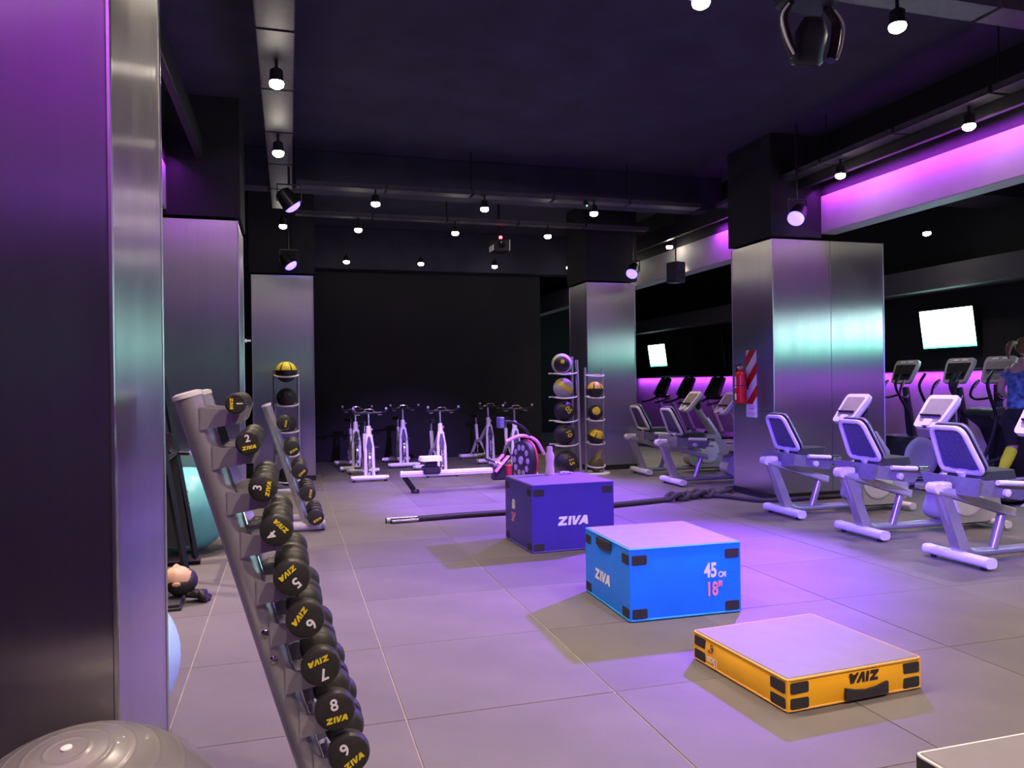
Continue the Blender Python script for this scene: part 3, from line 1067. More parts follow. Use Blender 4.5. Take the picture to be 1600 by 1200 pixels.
for (z, r, w) in heavy:
    for py in (.16, .62):
        MB().box(bxz(z) + .03, bxz(z) + .15, py - .05, py + .05, z - .075, z - .045, .004).build('saddle_arm', 'silver_paint', rk, smooth=0)
        MB().prism([(bxz(z) + .02, z - .09), (bxz(z) + .16, z - .07), (bxz(z) + .18, z - .02), (bxz(z) + .16, z), (bxz(z) + .13, z - .05), (bxz(z) + .02, z - .03)], -.005, .005,
                   basis((1, 0, 0), (0, 0, 1), (0, py - .06, 0))).build('prong', 'silver_paint', rk, smooth=0)
    for q, dy in enumerate((0, .36)):
        d = dumbbell('round black dumbbell, %s one of the %s tier on the further rack' % (('front', 'rear')[q], w), (bx + bxz(z) + .115, by + dy, z), r, .31, random.choice((60, 80, 30, 100, 45)), '', 'heavy dumbbells on the further rack')


# ================================================================== BALLS, MAT RACK
# grey exercise ball in the foreground, with plug and moulded rings
gb = thing('exercise_ball', 'large dark grey exercise ball cut by the bottom of the picture', 'exercise ball', (-0.470, 1.985, 0))
RB = .350
prof = []
N = 300
for i in range(N + 1):
    a = PI * i / N
    rr = RB
    for ring in (.13, .26, .40, .56, .74):
        rr += .0022 * math.exp(-((a - ring) / .010) ** 2)
    prof.append((rr * math.sin(a) if 0 < i < N else 0, rr * math.cos(a)))
q = T(0, 0, RB) @ RY(-3) @ RX(9)
MB().lathe(prof, 64, q).build('ball', 'ball_grey', gb, smooth=60)
MB().lathe([(.012, RB - .002), (.012, RB + .004), (.008, RB + .006), (0, RB + .006)], 14, q).build('plug', 'white_plastic', gb)


def gym_ball(label, loc, r, m):
    t = thing('exercise_ball', label, 'exercise ball', loc)
    prof = []
    for i in range(61):
        a = PI * i / 60
        rr = r + .0015 * math.cos(a * 42) * (1 if .25 < a < PI - .25 else 0)
        prof.append((rr * math.sin(a) if 0 < i < 60 else 0, rr * math.cos(a)))
    MB().lathe(prof, 48, T(0, 0, r) @ RX(70)).build('ball', m, t, smooth=70)
    MB().lathe([(.012, r - .002), (.012, r + .003), (0, r + .004)], 10, T(0, 0, r) @ RX(70)).build('plug', 'white_plastic', t)
    return t


gym_ball('large teal exercise ball behind the black mat rack', (-0.915, 7.600, 0), .385, 'ball_teal')
gym_ball('light blue exercise ball half hidden behind the near steel pillar', (-0.800, 3.640, 0), .328, 'ball_sky')

# leaning black mat rack
mr = thing('mat_rack', 'black leaning steel rack with a hanging mat and peg', 'mat rack', (-0.98, 7.03, 0))
for y in (-.02, -.62):
    MB().tube([(-.16, y, 2.35), (.205, y, .03)], .028, 4, up=(0, 1, 0)).build('post', 'black_metal', mr)
    MB().tube([(-.60, y, .035), (.24, y, .035)], .034, 4, up=(0, 1, 0)).build('foot', 'black_metal', mr)
    MB().tube([(-.16, y, 2.35), (-.55, y, .03)], .028, 4, up=(0, 1, 0)).build('rear_post', 'black_metal', mr)
for z in (2.30, .95):
    xx = .205 - (z - .03) * .365 / 2.32
    MB().tube([(xx, -.62, z), (xx, -.02, z)], .018, 8).build('cross_bar', 'black_metal', mr)
MB().tube([(.05, -.05, .955), (.175, -.07, .945)], .017, 10).build('peg', 'black_metal', mr)
MB().lathe([(.020, -.012), (.022, 0), (.018, .014), (0, .016)], 12, T(.178, -.0705, .945) @ RY(95)).build('peg_cap', 'chrome', mr)
MB().lathe([(.026, 0), (.026, .03), (0, .032)], 12, T(.04, -.06, .985) @ RX(90)).build('clamp', 'chrome', mr)
MB().prism([(-.50, .17), (.165, .17), (.035, 1.12), (-.36, 1.12)], -.02, .02, basis((1, 0, 0), (0, 0, 1), (0, -.05, 0))).build('hanging_mat', 'pad_black', mr, smooth=0)
for z in (.62, .52):
    MB().ball(.010, T(.205 - (z - .03) * .157 + .03, -.055, z), 8, 6).build('bolt', 'chrome', mr)


# ================================================================== PEOPLE
def skinned(name, pts, edges, material, parent, levels=2, root=0):
    me = bpy.data.meshes.new(name)
    me.from_pydata([p[:3] for p in pts], edges, [])
    o = bpy.data.objects.new(name, me)
    col.objects.link(o)
    md = o.modifiers.new('skin', 'SKIN')
    md.use_smooth_shade = True
    if not me.skin_vertices:
        bpy.context.view_layer.objects.active = o
    sv = me.skin_vertices[0].data if me.skin_vertices else None
    if sv:
        for k, p in enumerate(pts):
            r = p[3]
            sv[k].radius = r if isinstance(r, tuple) else (r, r)
            sv[k].use_root = (k == root)
    sd = o.modifiers.new('sub', 'SUBSURF')
    sd.levels = levels
    sd.render_levels = levels
    me.materials.append(M_[material])
    if parent is not None:
        o.parent = parent
    return o


def head_mesh(mb, M, sc=1.0):
    """head in local axes: face looks to +y, crown to +z; about 0.23 tall"""
    prof_n = 26
    seg = 36
    vs_, fs = [], []
    for i in range(prof_n + 1):
        th = PI * i / prof_n
        z = -math.cos(th)
        for k in range(seg):
            ph = 2 * PI * k / seg
            x, y = math.sin(th) * math.cos(ph), math.sin(th) * math.sin(ph)
            X, Y, Z = x * .076, y * .097, z * .118
            if Z < -.02:                         # jaw narrows towards the chin and comes forward
                t = min(1, (-.02 - Z) / .095)
                X *= 1 - .34 * t
                Y = Y * (1 - .22 * t) + .020 * t
            if y > 0:
                g = lambda cx, cz, sx, sz: math.exp(-((X - cx) / sx) ** 2 - ((Z - cz) / sz) ** 2)
                Y += y * (.024 * g(0, -.022, .012, .020) + .012 * g(0, .000, .010, .022) + .008 * g(0, .034, .05, .012)
                          - .011 * g(.031, .010, .016, .012) - .011 * g(-.031, .010, .016, .012)
                          + .008 * g(0, -.055, .022, .006) + .008 * g(0, -.069, .020, .006) - .004 * g(0, -.0615, .022, .003)
                          + .009 * g(0, -.098, .020, .014) + .005 * g(.042, -.022, .02, .02) + .005 * g(-.042, -.022, .02, .02))
            vs_.append((X * sc, Y * sc, Z * sc))
    for i in range(prof_n):
        for k in range(seg):
            l = (k + 1) % seg
            fs.append([i * seg + k, i * seg + l, (i + 1) * seg + l, (i + 1) * seg + k])
    mb.add(vs_, fs, M)
    for s in (-1, 1):                            # ears
        e = MB().ball(1, None, 12, 8)
        E_ = M @ T(s * .076 * sc, -.008 * sc, -.005 * sc) @ RZ(-18 * s) @ Matrix.Diagonal((.010 * sc, .019 * sc, .031 * sc, 1))
        mb.add([E_ @ Vector((v[0], v[1], v[2])) for v in e.v], e.f)
    return mb


def hair_cap(M, sc=1.0, back=1.0):
    mb = MB()
    n, seg = 16, 32
    vs_, fs = [], []
    for i in range(n + 1):
        th = PI * i / n
        for k in range(seg):
            ph = 2 * PI * k / seg
            x, y, z = math.sin(th) * math.cos(ph), math.sin(th) * math.sin(ph), math.cos(th)
            X, Y, Z = x * .083, y * .103, z * .125
            # the hair line: pulled in behind the face
            if y > .05 and Z < .062 + .03 * abs(x):
                f = .86
                X, Y, Z = X * .93, min(Y, .012) * f, Z * .90
            if Z < -.045:
                X *= .86
                Z = -.045 + (Z + .045) * .55
                Y *= .9
            vs_.append((X * sc, Y * sc, Z * sc))
    for i in range(n):
        for k in range(seg):
            l = (k + 1) % seg
            fs.append([i * seg + k, i * seg + l, (i + 1) * seg + l, (i + 1) * seg + k])
    mb.add(vs_, fs, M)
    return mb


# person lying on the floor, head towards the open floor, face up
ly = thing('person', 'person with dark tied hair lying face up on the floor, head on a small mat', 'person', (-0.80, 5.80, 0))
HM = T(.055, 0, .158) @ basis((0, 1, 0), (0, 0, 1), (0, 0, 0)) @ RX(0)
# local head axes: x across (world y), y face (world z), z crown (world x)
HM = Matrix(((0, 0, 1, .045), (1, 0, 0, 0), (0, 1, 0, .150), (0, 0, 0, 1)))
body_pts = [(-.98, 0, .125, (.15, .10)), (-.75, 0, .125, (.14, .10)), (-.45, 0, .135, (.16, .11)), (-.26, 0, .135, (.13, .09)), (-.13, 0, .125, .052), (-.03, 0, .14, .055),
            (-.30, .19, .115, .055), (-.58, .27, .08, .042), (-.82, .25, .06, .030), (-.93, .24, .05, .035),
            (-.30, -.19, .115, .055), (-.58, -.27, .08, .042), (-.82, -.25, .06, .030), (-.93, -.24, .05, .035),
            (-1.10, .10, .11, .085), (-1.40, .12, .26, .062), (-1.68, .12, .08, .040), (-1.80, .12, .05, .038),
            (-1.10, -.10, .11, .085), (-1.40, -.12, .26, .062), (-1.68, -.12, .08, .040), (-1.80, -.12, .05, .038)]
body_edges = [(0, 1), (1, 2), (2, 3), (3, 4), (4, 5), (3, 6), (6, 7), (7, 8), (8, 9), (3, 10), (10, 11), (11, 12), (12, 13), (0, 14), (14, 15), (15, 16), (16, 17), (0, 18), (18, 19), (19, 20), (20, 21)]
skinned('body', body_pts, body_edges, 'cloth_black', ly)
head_mesh(MB(), HM).build('head', 'skin', ly, smooth=80)
hair_cap(HM).build('hair', 'hair_dark', ly, smooth=80)
bun = MB()
for k in range(14):
    a = k * .9
    pts = [(.115 + .02 * math.sin(k), .03 * math.cos(a), .060), (.165 + .012 * (k % 3), .05 * math.cos(a + 1), .050 + .018 * math.sin(a)), (.200 + .016 * math.sin(a), .055 * math.cos(a * 1.7), .034 + .016 * math.cos(a)), (.215 + .012 * (k % 4), .06 * math.sin(a * 1.3), .012)]
    bun.tube(smooth_path(pts, 4), [.024] * 4 + [.022] * 4 + [.016] * 4 + [.005], 8)
bun.build('hair_bun', 'hair_dark', ly, smooth=80)
hm = thing('head_mat', 'small folded dark mat under the head of the person lying down', 'mat', (-0.86, 5.74, 0), 2)
MB().box(-.26, .14, -.16, .20, .0, .022, .004).build('lower_layer', 'pad_black', hm, smooth=0)
MB().box(-.26, .13, -.15, .195, .023, .045, .004).build('upper_layer', 'pad_black', hm, smooth=0)

# person walking on the treadmill at the edge of the picture, seen from behind
wp = thing('person', 'person in blue patterned top, dark shorts and yellow leg sleeves walking on a treadmill', 'person', (8.62, 7.31, .19))
P_ = [(0, 0, .93, (.13, .16)), (.01, 0, 1.08, (.11, .14)), (.03, 0, 1.25, (.12, .16)), (.03, 0, 1.40, (.10, .14)), (.035, 0, 1.48, .055), (.045, 0, 1.56, .052),
      (.02, .19, 1.38, .055), (-.04, .25, 1.14, .045), (.16, .24, 1.02, .036), (.23, .23, 1.02, .034),
      (.02, -.19, 1.38, .055), (.04, -.25, 1.14, .045), (.24, -.22, 1.06, .036), (.31, -.21, 1.07, .034),
      (-.03, .10, .80, .088), (.01, .11, .46, .060), (-.04, .11, .38, .056), (-.13, .115, .22, .050), (-.20, .12, .09, .034), (-.16, .12, .05, .030),
      (.05, -.10, .80, .088), (.15, -.11, .48, .060), (.15, -.11, .36, .056), (.17, -.11, .22, .050), (.20, -.11, .09, .034), (.26, -.11, .05, .030)]
E_ = [(0, 1), (1, 2), (2, 3), (3, 4), (4, 5), (3, 6), (6, 7), (7, 8), (8, 9), (3, 10), (10, 11), (11, 12), (12, 13), (0, 14), (14, 15), (15, 16), (16, 17), (17, 18), (18, 19),
      (0, 20), (20, 21), (21, 22), (22, 23), (23, 24), (24, 25)]
skinned('body', P_, E_, 'skin', wp)
top_p = [(p[0], p[1], p[2], tuple(x + .016 for x in p[3]) if isinstance(p[3], tuple) else p[3] + .016) for p in P_]
skinned('top', [(0, 0, .86, (.165, .190)), (.01, 0, 1.02, (.145, .165))] + top_p[2:4] + [top_p[6], (-.01, .225, 1.26, .062), top_p[10], (.03, -.225, 1.26, .062)], [(0, 1), (1, 2), (2, 3), (3, 4), (4, 5), (3, 6), (6, 7)], 'cloth_camo', wp)
sh = MB()
sh.ball(1, T(0, 0, .86) @ Matrix.Diagonal((.150, .185, .12, 1)), 20, 12)
sh.tube(smooth_path([(-.01, .085, .88), P_[14][:3], (0, .112, .60), (.012, .112, .47)], 4), [.10] * 4 + [.112, .110, .106, .102] + [.098, .094, .090, .086, .084], 16)
sh.tube(smooth_path([(.01, -.085, .88), P_[20][:3], (.11, -.112, .60), (.145, -.112, .50)], 4), [.10] * 4 + [.112, .110, .106, .102] + [.098, .094, .090, .086, .084], 16)
sh.build('shorts', 'cloth_black', wp)
for (a, b, c, d) in ((15, 16, 17, 18), (21, 22, 23, 24)):
    s = MB().tube(smooth_path([Vector(P_[a][:3]) * .35 + Vector(P_[b][:3]) * .65, P_[b][:3], P_[c][:3], P_[d][:3]], 4), [.066] * 4 + [.066] * 4 + [.058, .053, .048, .043] + [.040], 14)
    s.build('leg_sleeve', 'cloth_yellow', wp)
for (x, y, z, ry) in ((-.155, .12, .045, 24), (.265, -.11, .020, -4)):
    s = MB()
    q = T(x, y, z) @ RY(ry)
    s.lathe([(0, -.02), (.95, -.02), (1.0, .1), (.96, .35), (.75, .75), (.42, 1.0), (0, 1.02)], 20, q @ Matrix.Diagonal((.135, .046, .075, 1)))
    so = s.build('shoe', 'shoe_grey', wp)
    MB().lathe([(0, -.035), (1.0, -.035), (1.05, -.01), (1.0, .012), (0, .012)], 20, q @ Matrix.Diagonal((.140, .050, .5, 1))).build('sole', 'white_plastic', so)
HW = T(.06, 0, 1.675) @ RZ(-90)
head_mesh(MB(), HW).build('head', 'skin', wp, smooth=80)
hair_cap(HW).build('hair', 'hair_brown', wp, smooth=80)
MB().tube(smooth_path([(-.05, 0, 1.72), (-.13, .01, 1.71), (-.17, .015, 1.63), (-.165, .01, 1.53)], 5), [.02, .026, .030, .034, .036, .037, .037, .036, .035, .033, .030, .027, .022, .017, .012, .006], 10).build('ponytail', 'hair_brown', wp)
# hands: palm with five fingers on each side
for (idx, s) in ((9, 1), (13, -1)):
    c = Vector(P_[idx][:3])
    h = MB()
    h.box(-.01, .075, -.016, .016, -.040, .040, .012, T(*c))
    for k in range(4):
        z = .030 - k * .020
        h.tube(smooth_path([c + Vector((.065, 0, z)), c + Vector((.105, -s * .006, z)), c + Vector((.118 - .006 * k, -s * .030, z * .95)), c + Vector((.095, -s * .045, z * .9))], 3), .0085, 8)
    h.tube(smooth_path([c + Vector((.015, -s * .01, .035)), c + Vector((.045, -s * .03, .055)), c + Vector((.080, -s * .035, .050))], 3), .010, 8)
    h.build('hand', 'skin', wp)


# ================================================================== MEDICINE BALL TOWERS
def seam_ball(name, label, loc, r, base, patch, group, tilt=(0, 0), pieces='cap'):
    t = thing(name, label, 'medicine ball', loc, group=group)
    q = RX(tilt[0]) @ RY(tilt[1])
    MB().ball(r, q, 28, 18).build('ball', base, t, smooth=80)
    if pieces == 'cap':          # eight-wedge cap over the upper half with dark gaps
        for k in range(6):
            a0, a1 = 2 * PI * (k + .07) / 6, 2 * PI * (k + .93) / 6
            vs_, fs = [], []
            nu, nv = 6, 6
            for i in range(nu + 1):
                for j in range(nv + 1):
                    th = R(14) + R(66) * i / nu
                    ph = a0 + (a1 - a0) * j / nv
                    rr = r * 1.012
                    vs_.append((rr * math.sin(th) * math.cos(ph), rr * math.sin(th) * math.sin(ph), rr * math.cos(th)))
            for i in range(nu):
                for j in range(nv):
                    p = i * (nv + 1) + j
                    fs.append([p, p + 1, p + nv + 2, p + nv + 1])
            MB().add(vs_, fs, q).build('panel', patch, t, smooth=80)
    elif pieces == 'spot':
        MB().lathe([(r * math.sin(R(a)), r * 1.012 * math.cos(R(a))) for a in (32, 24, 16, 8)] + [(0, r * 1.014)], 20, q).build('panel', patch, t, smooth=80)
    elif pieces == 'band':
        MB().lathe([(r * 1.012 * math.sin(R(a)), r * 1.012 * math.cos(R(a))) for a in (58, 66, 74, 82)], 28, q).build('panel', patch, t, smooth=80)
    elif pieces == 'face':
        MB().lathe([(r * 1.012 * math.sin(R(a)), r * 1.012 * math.cos(R(a))) for a in (50, 38, 26, 14)] + [(0, r * 1.014)], 24, q).build('panel', patch, t, smooth=80)
    return t


def ball_tower(label, loc, w, H, rings, r, base=True):
    t = thing('ball_tower', label, 'ball rack', loc, group='medicine ball towers')
    for s in (-1, 1):
        MB().tube([(s * w / 2, 0, .02), (s * w / 2, 0, H)], .021, 12).build('post', 'silver_paint', t)
    for z in rings:
        # a half hoop that carries the ball in front of the posts
        pts = [(-w / 2, 0, z)]
        for k in range(9):
            a = PI + PI * k / 8
            pts.append((w / 2 * math.cos(a), -.05 + .14 * math.sin(a), z - .028 * math.sin(PI * k / 8)))
        pts.append((w / 2, 0, z))
        MB().tube(pts, .012, 8).build('hoop', 'white_paint', t)
        MB().tube([(-w / 2, 0, z)] + [(-w / 2 * math.cos(PI * k / 6), .13 * math.sin(PI * k / 6), z) for k in range(1, 6)] + [(w / 2, 0, z)], .012, 8).build('rear_hoop', 'white_paint', t)
    MB().lathe([(1.0, 0), (1.0, .028), (.95, .036), (0, .036)], 28, Matrix.Diagonal((w * .82, .26, 1, 1))).build('base', 'white_paint', t)
    return t


# tower of small yellow balls before the narrow pillar
TX, TY = 4.785, 11.68
ball_tower('silver ball tower with small yellow balls beside the narrow pillar', (TX, TY, 0), .30, 1.74, (1.62, 1.27, .90, .52, .15), .13)
g = 'balls on the right-hand tower'
seam_ball('medicine_ball', 'yellow and black ball on the upper hoop of the tower by the narrow pillar', (TX, TY - .05, 1.375), .135, 'ball_black', 'ball_yellow', g, (0, 0))
seam_ball('medicine_ball', 'black ball with a yellow spot on the tower by the narrow pillar', (TX, TY - .05, 1.005), .125, 'ball_black', 'ball_yellow', g, (72, -12), 'spot')
seam_ball('medicine_ball', 'yellow wedge-panelled ball below the middle of the tower by the narrow pillar', (TX, TY - .05, .610), .132, 'ball_black', 'ball_yellow', g, (18, 14))
ob = seam_ball('medicine_ball', 'dark olive ball with loose straps at the bottom of the narrow pillar tower', (TX, TY - .05, .165), .125, 'ball_olive', 'ball_yellow', g, (0, 0), '')
for k in range(3):
    MB().tube(smooth_path([(-.03 + .03 * k, -.06, .10), (.0 + .03 * k, -.05, .17), (.03 + .03 * k, -.06, .22 + .02 * k)], 4), .006, 6).build('strap', 'ball_yellow', ob)
# the same tower by the left pillar
LX, LY = -0.035, 11.60
ball_tower('silver ball tower behind the further dumbbell rack', (LX, LY, 0), .33, 1.74, (1.66, 1.24, .86, .52, .15), .14)
g = 'balls on the left-hand tower'
seam_ball('medicine_ball', 'yellow and black ball on top of the left tower', (LX, LY - .05, 1.705), .150, 'ball_black', 'ball_yellow', g)
dg = seam_ball('medicine_ball', 'dark double-grip ball second from the top of the left tower', (LX, LY - .05, 1.335), .140, 'ball_black', 'ball_black', g, (0, 0), '')
for s in (-1, 1):
    MB().lathe([(.040, .118), (.050, .130), (.044, .140), (.034, .128)], 16, RX(72) @ RY(26 * s)).build('grip', 'rubber_head', dg)
seam_ball('medicine_ball', 'dark ball in the middle of the left tower', (LX, LY - .05, .955), .135, 'ball_black', 'ball_black', g, (60, 0), 'spot')
seam_ball('medicine_ball', 'yellow ball near the foot of the left tower', (LX, LY - .05, .595), .140, 'ball_black', 'ball_yellow', g, (40, 40))
seam_ball('medicine_ball', 'dark ball at the foot of the left tower', (LX, LY - .05, .200), .140, 'ball_black', 'ball_black', g, (60, 0), 'spot')

# tower of large soft balls
SX, SY = 4.23, 11.62
st = thing('ball_tower', 'silver tower of large black and grey balls with yellow numbers', 'ball rack', (SX, SY, 0), group='medicine ball towers')
MB().tube([(.20, .12, .02), (.20, .12, 1.92)], .022, 12).build('post', 'silver_paint', st)
MB().tube([(.245, -.10, .02), (.205, -.10, 1.62), (.195, -.10, 1.86)], .026, 12).build('post', 'silver_paint', st)
MB().box(-.30, .30, -.20, .22, .0, .03, .01).build('base', 'white_paint', st)
rings5 = [(1.645, .175, 1.805), (1.265, .175, 1.415), (.885, .165, 1.035), (.505, .175, .665), (.06, .190, .255)]
for (zr, r, zc) in rings5:
    if zr < .1:
        continue
    MB().tube(smooth_path([(.21, -.10, zr + .02), (.12, -.16, zr - .005), (-.05, -.17, zr - .015), (-.20, -.14, zr + .005)], 4), .012, 8).build('arm', 'white_paint', st)
    MB().tube(smooth_path([(.20, .12, zr + .02), (.05, .15, zr), (-.20, .13, zr + .005)], 4), .012, 8).build('arm', 'white_paint', st)
g = 'large soft balls on the black and grey tower'


def big_ball(label, loc, r, base, patch, num, rollt, pieces, tilt, nm='print_yellow', sz=.12):
    b = seam_ball('medicine_ball', label, loc, r, base, patch, g, tilt, pieces)
    if num:
        # number printed on a flat roundel on the side that looks to the room
        az = R(-84)
        n = Vector((math.cos(az), math.sin(az), .12)).normalized()
        rt = Vector((0, 0, 1)).cross(n).normalized()
        up = n.cross(rt)
        ra = R(rollt)
        rt2 = rt * math.cos(ra) + up * math.sin(ra)
        up2 = -rt * math.sin(ra) + up * math.cos(ra)
        d = r * .90
        Q = basis(rt2, up2, n * d)
        MB().lathe([(r * .46, -.02), (r * .46, r * .085), (r * .42, r * .115), (0, r * .12)], 24, Q).build('roundel', 'ball_black', b)
        text('lettering', num, Q @ T(0, 0, r * .122), sz, nm, b, .018)
    return b


big_ball('white and black ball with a yellow mark on top of the large ball tower', (SX - .02, SY, 1.805), .165, 'ball_white', 'ball_black', '', 0, 'face', (96, -18))
MBY = MB().lathe([(.034, .1690), (.030, .1712), (0, .1715)], 14, T(SX - .02, SY, 1.805) @ RX(80) @ RY(-14))
b0 = MBY.build('roundel', 'print_yellow')
b0.parent = [o for o in bpy.data.objects if o.get('label', '').startswith('white and black ball')][0]
b0.matrix_parent_inverse = Matrix.Translation((-(SX - .02), -SY, -1.805))
big_ball('grey ball with a yellow band, second on the large ball tower', (SX, SY, 1.415), .160, 'ball_white', 'ball_yellow', '', 0, 'band', (24, 30))
big_ball('black ball numbered 05, third from the top of the large ball tower', (SX + .01, SY, 1.045), .165, 'ball_black', 'ball_black', '05', -52, '', (0, 0))
big_ball('black ball numbered 10, fourth from the top of the large ball tower', (SX + .01, SY, .670), .170, 'ball_black', 'ball_black', '10', -68, '', (0, 0))
big_ball('black ball numbered 15 at the foot of the large ball tower', (SX + .03, SY - .02, .225), .190, 'ball_black', 'ball_black', '15', -80, '', (0, 0))


# ================================================================== BATTLE ROPE
rp = thing('battle_rope', 'thick black battle rope with knots lying across the floor to the wide pillar', 'rope', (0, 0, 0))
way = [(1.30, 8.375), (1.84, 8.430), (2.35, 8.445), (3.00, 8.455), (3.63, 8.480), (4.10, 8.560), (4.47, 8.640)]
for s in (0, 1):
    pts = [(x, y + (.050 * s - .01) * (1 if k != 2 else .9), .026 + .004 * s) for k, (x, y) in enumerate(way)]
    MB().tube(smooth_path(pts, 8), .025, 12).build('strand', 'rope_black', rp)
    hx = [(1.00 + .05 * (1 - s), way[0][1] - .03 + .055 * s, .028), (1.34, way[0][1] - .012 + .050 * s, .027)]
    MB().tube(hx, [.028, .027], 12).build('handle', 'chrome' if s == 0 else 'white_plastic', rp)
    MB().tube([(hx[0][0] - .012, hx[0][1], .028), hx[0]], .031, 12).build('end_cap', 'black_plastic', rp)


def knot(cx, cy, rz):
    p = []
    for k in range(25):
        a = 2 * PI * k / 24 * 1.0
        p.append((.15 * math.cos(a) + .03 * math.cos(3 * a), .065 * math.sin(2 * a), .055 + .035 * math.cos(3 * a)))
    MB().tube([T(cx, cy, 0) @ RZ(rz) @ Vector(v) for v in smooth_path(p, 3)], .030, 10).build('knot', 'rope_black', rp)
    p2 = [(-.20, .01, .03), (-.08, .05, .055), (0, -.05, .09), (.08, .05, .06), (.20, 0, .03)]
    MB().tube([T(cx, cy, 0) @ RZ(rz) @ Vector(v) for v in smooth_path(p2, 6)], .028, 10).build('knot', 'rope_black', rp)


knot(4.66, 8.67, 14)
knot(5.06, 8.77, 10)
MB().tube(smooth_path([(4.80, 8.73, .03), (4.90, 8.72, .045), (5.00, 8.76, .03)], 6), .028, 10).build('strand', 'rope_black', rp)
MB().tube(smooth_path([(5.18, 8.80, .03), (5.32, 8.86, .03), (5.50, 8.93, .045), (5.66, 9.05, .04), (5.69, 9.19, .04), (5.90, 9.22, .04), (6.6, 9.22, .04)], 8), .026, 10).build('strand', 'rope_black', rp)
MB().tube(smooth_path([(5.18, 8.75, .03), (5.30, 8.62, .03), (5.42, 8.35, .03), (5.55, 8.16, .03), (5.80, 8.12, .03), (6.40, 8.13, .03), (7.10, 8.14, .03)], 8), .026, 10).build('strand', 'rope_black', rp)


# ================================================================== ROWER
rw = thing('rowing_machine', 'white railed rowing machine with red flywheel housing', 'rowing machine', (1.47, 10.60, 0), 1.5)
MB().box(0, 1.42, -.045, .045, .225, .300, .008).build('rail', 'white_paint', rw, smooth=0)
MB().box(.01, 1.41, -.052, .052, .250, .262, .003).build('rail_groove', 'shell_grey', rw, smooth=0)
MB().lathe([(.0, -.02), (.048, -.02), (.048, .01), (0, .014)], 12, T(0, 0, .262) @ RY(-90)).build('rail_end', 'white_plastic', rw)
MB().tube([(.04, 0, .235), (.17, -.01, .045)], .036, 4, up=(0, 1, 0)).build('rear_leg', 'black_metal', rw)
MB().lathe([(0, 0), (.055, 0), (.060, .02), (.048, .05), (0, .055)], 14, T(.19, -.02, 0)).build('rear_foot', 'black_plastic', rw)
MB().box(.30, .54, -.11, .11, .26, .36, .02).build('carriage', 'black_plastic', rw, smooth=0)
MB().box(.34, .50, -.07, .07, .36, .44, .01).build('seat_post', 'black_metal', rw, smooth=0)
MB().prism(round_poly([(-.16, -.15), (.14, -.15), (.16, .15), (-.16, .15)], .06), 0, .055, T(.42, 0, .44), .94).build('seat', 'white_plastic', rw)
MB().box(1.30, 1.62, -.06, .06, .12, .34, .02).build('front_bracket', 'black_plastic', rw, smooth=0)
for s in (-1, 1):
    q = T(1.42, s * .13, .36) @ RY(-48)
    fp = MB().box(-.15, .15, -.055, .055, -.012, .012, .01, q).build('footplate', 'pink_plastic', rw, smooth=0)
    MB().tube([q @ Vector((-.02, -.06, .01)), q @ Vector((-.02, -.03, .05)), q @ Vector((-.02, .03, .05)), q @ Vector((-.02, .06, .01))], .010, 6).build('strap', 'white_plastic', fp)
    MB().tube([q @ Vector((-.16, s * .06, -.01)), q @ Vector((.19, s * .06, -.01))], .011, 6).build('side_bar', 'black_metal', rw)
MB().box(1.50, 1.58, -.10, .02, .10, .34, .02).build('red_guard', 'red_plastic', rw, smooth=0)
fq = T(1.80, 0, .385) @ RZ(-78) @ RX(90)
MB().lathe([(0, -.06), (.26, -.06), (.285, -.045), (.29, .0), (.285, .045), (.26, .06), (0, .06)], 36, fq).build('flywheel_housing', 'black_plastic', rw)
MB().tube([fq @ Vector((.285 * math.cos(2 * PI * k / 36), .285 * math.sin(2 * PI * k / 36), -.045)) for k in range(36)], .016, 8, closed=True).build('rim', 'red_plastic', rw)
for k in range(10):
    a = 2 * PI * k / 10
    MB().lathe([(.045, 0), (.045, .006), (.03, .009), (0, .009)], 12, fq @ T(.19 * math.cos(a), .19 * math.sin(a), .058)).build('vent', 'silver_paint', rw)
MB().lathe([(.06, 0), (.06, .012), (0, .014)], 20, fq @ T(0, 0, .06)).build('hub', 'silver_paint', rw)
MB().tube(smooth_path([(1.52, 0, .66), (1.75, 0, .74), (1.98, 0, .66), (2.10, 0, .45)], 5), .026, 10).build('frame_arm', 'pink_plastic', rw)
MB().tube(smooth_path([(1.90, 0, .68), (1.80, -.01, .84), (1.62, -.02, .94), (1.50, -.03, .95)], 5), .022, 10).build('monitor_arm', 'black_metal', rw)
MB().box(1.40, 1.47, -.12, .08, .86, 1.02, .015).build('monitor', 'mesh_blue', rw, smooth=0)
MB().tube([(1.28, -.22, .40), (1.28, .22, .40)], .016, 10).build('handle', 'black_plastic', rw)
MB().tube([(2.05, -.28, .04), (2.05, .28, .04)], .035, 12).build('front_foot', 'white_paint', rw)
MB().tube([(1.95, 0, .20), (2.05, 0, .05)], .035, 10).build('front_leg', 'white_paint', rw)


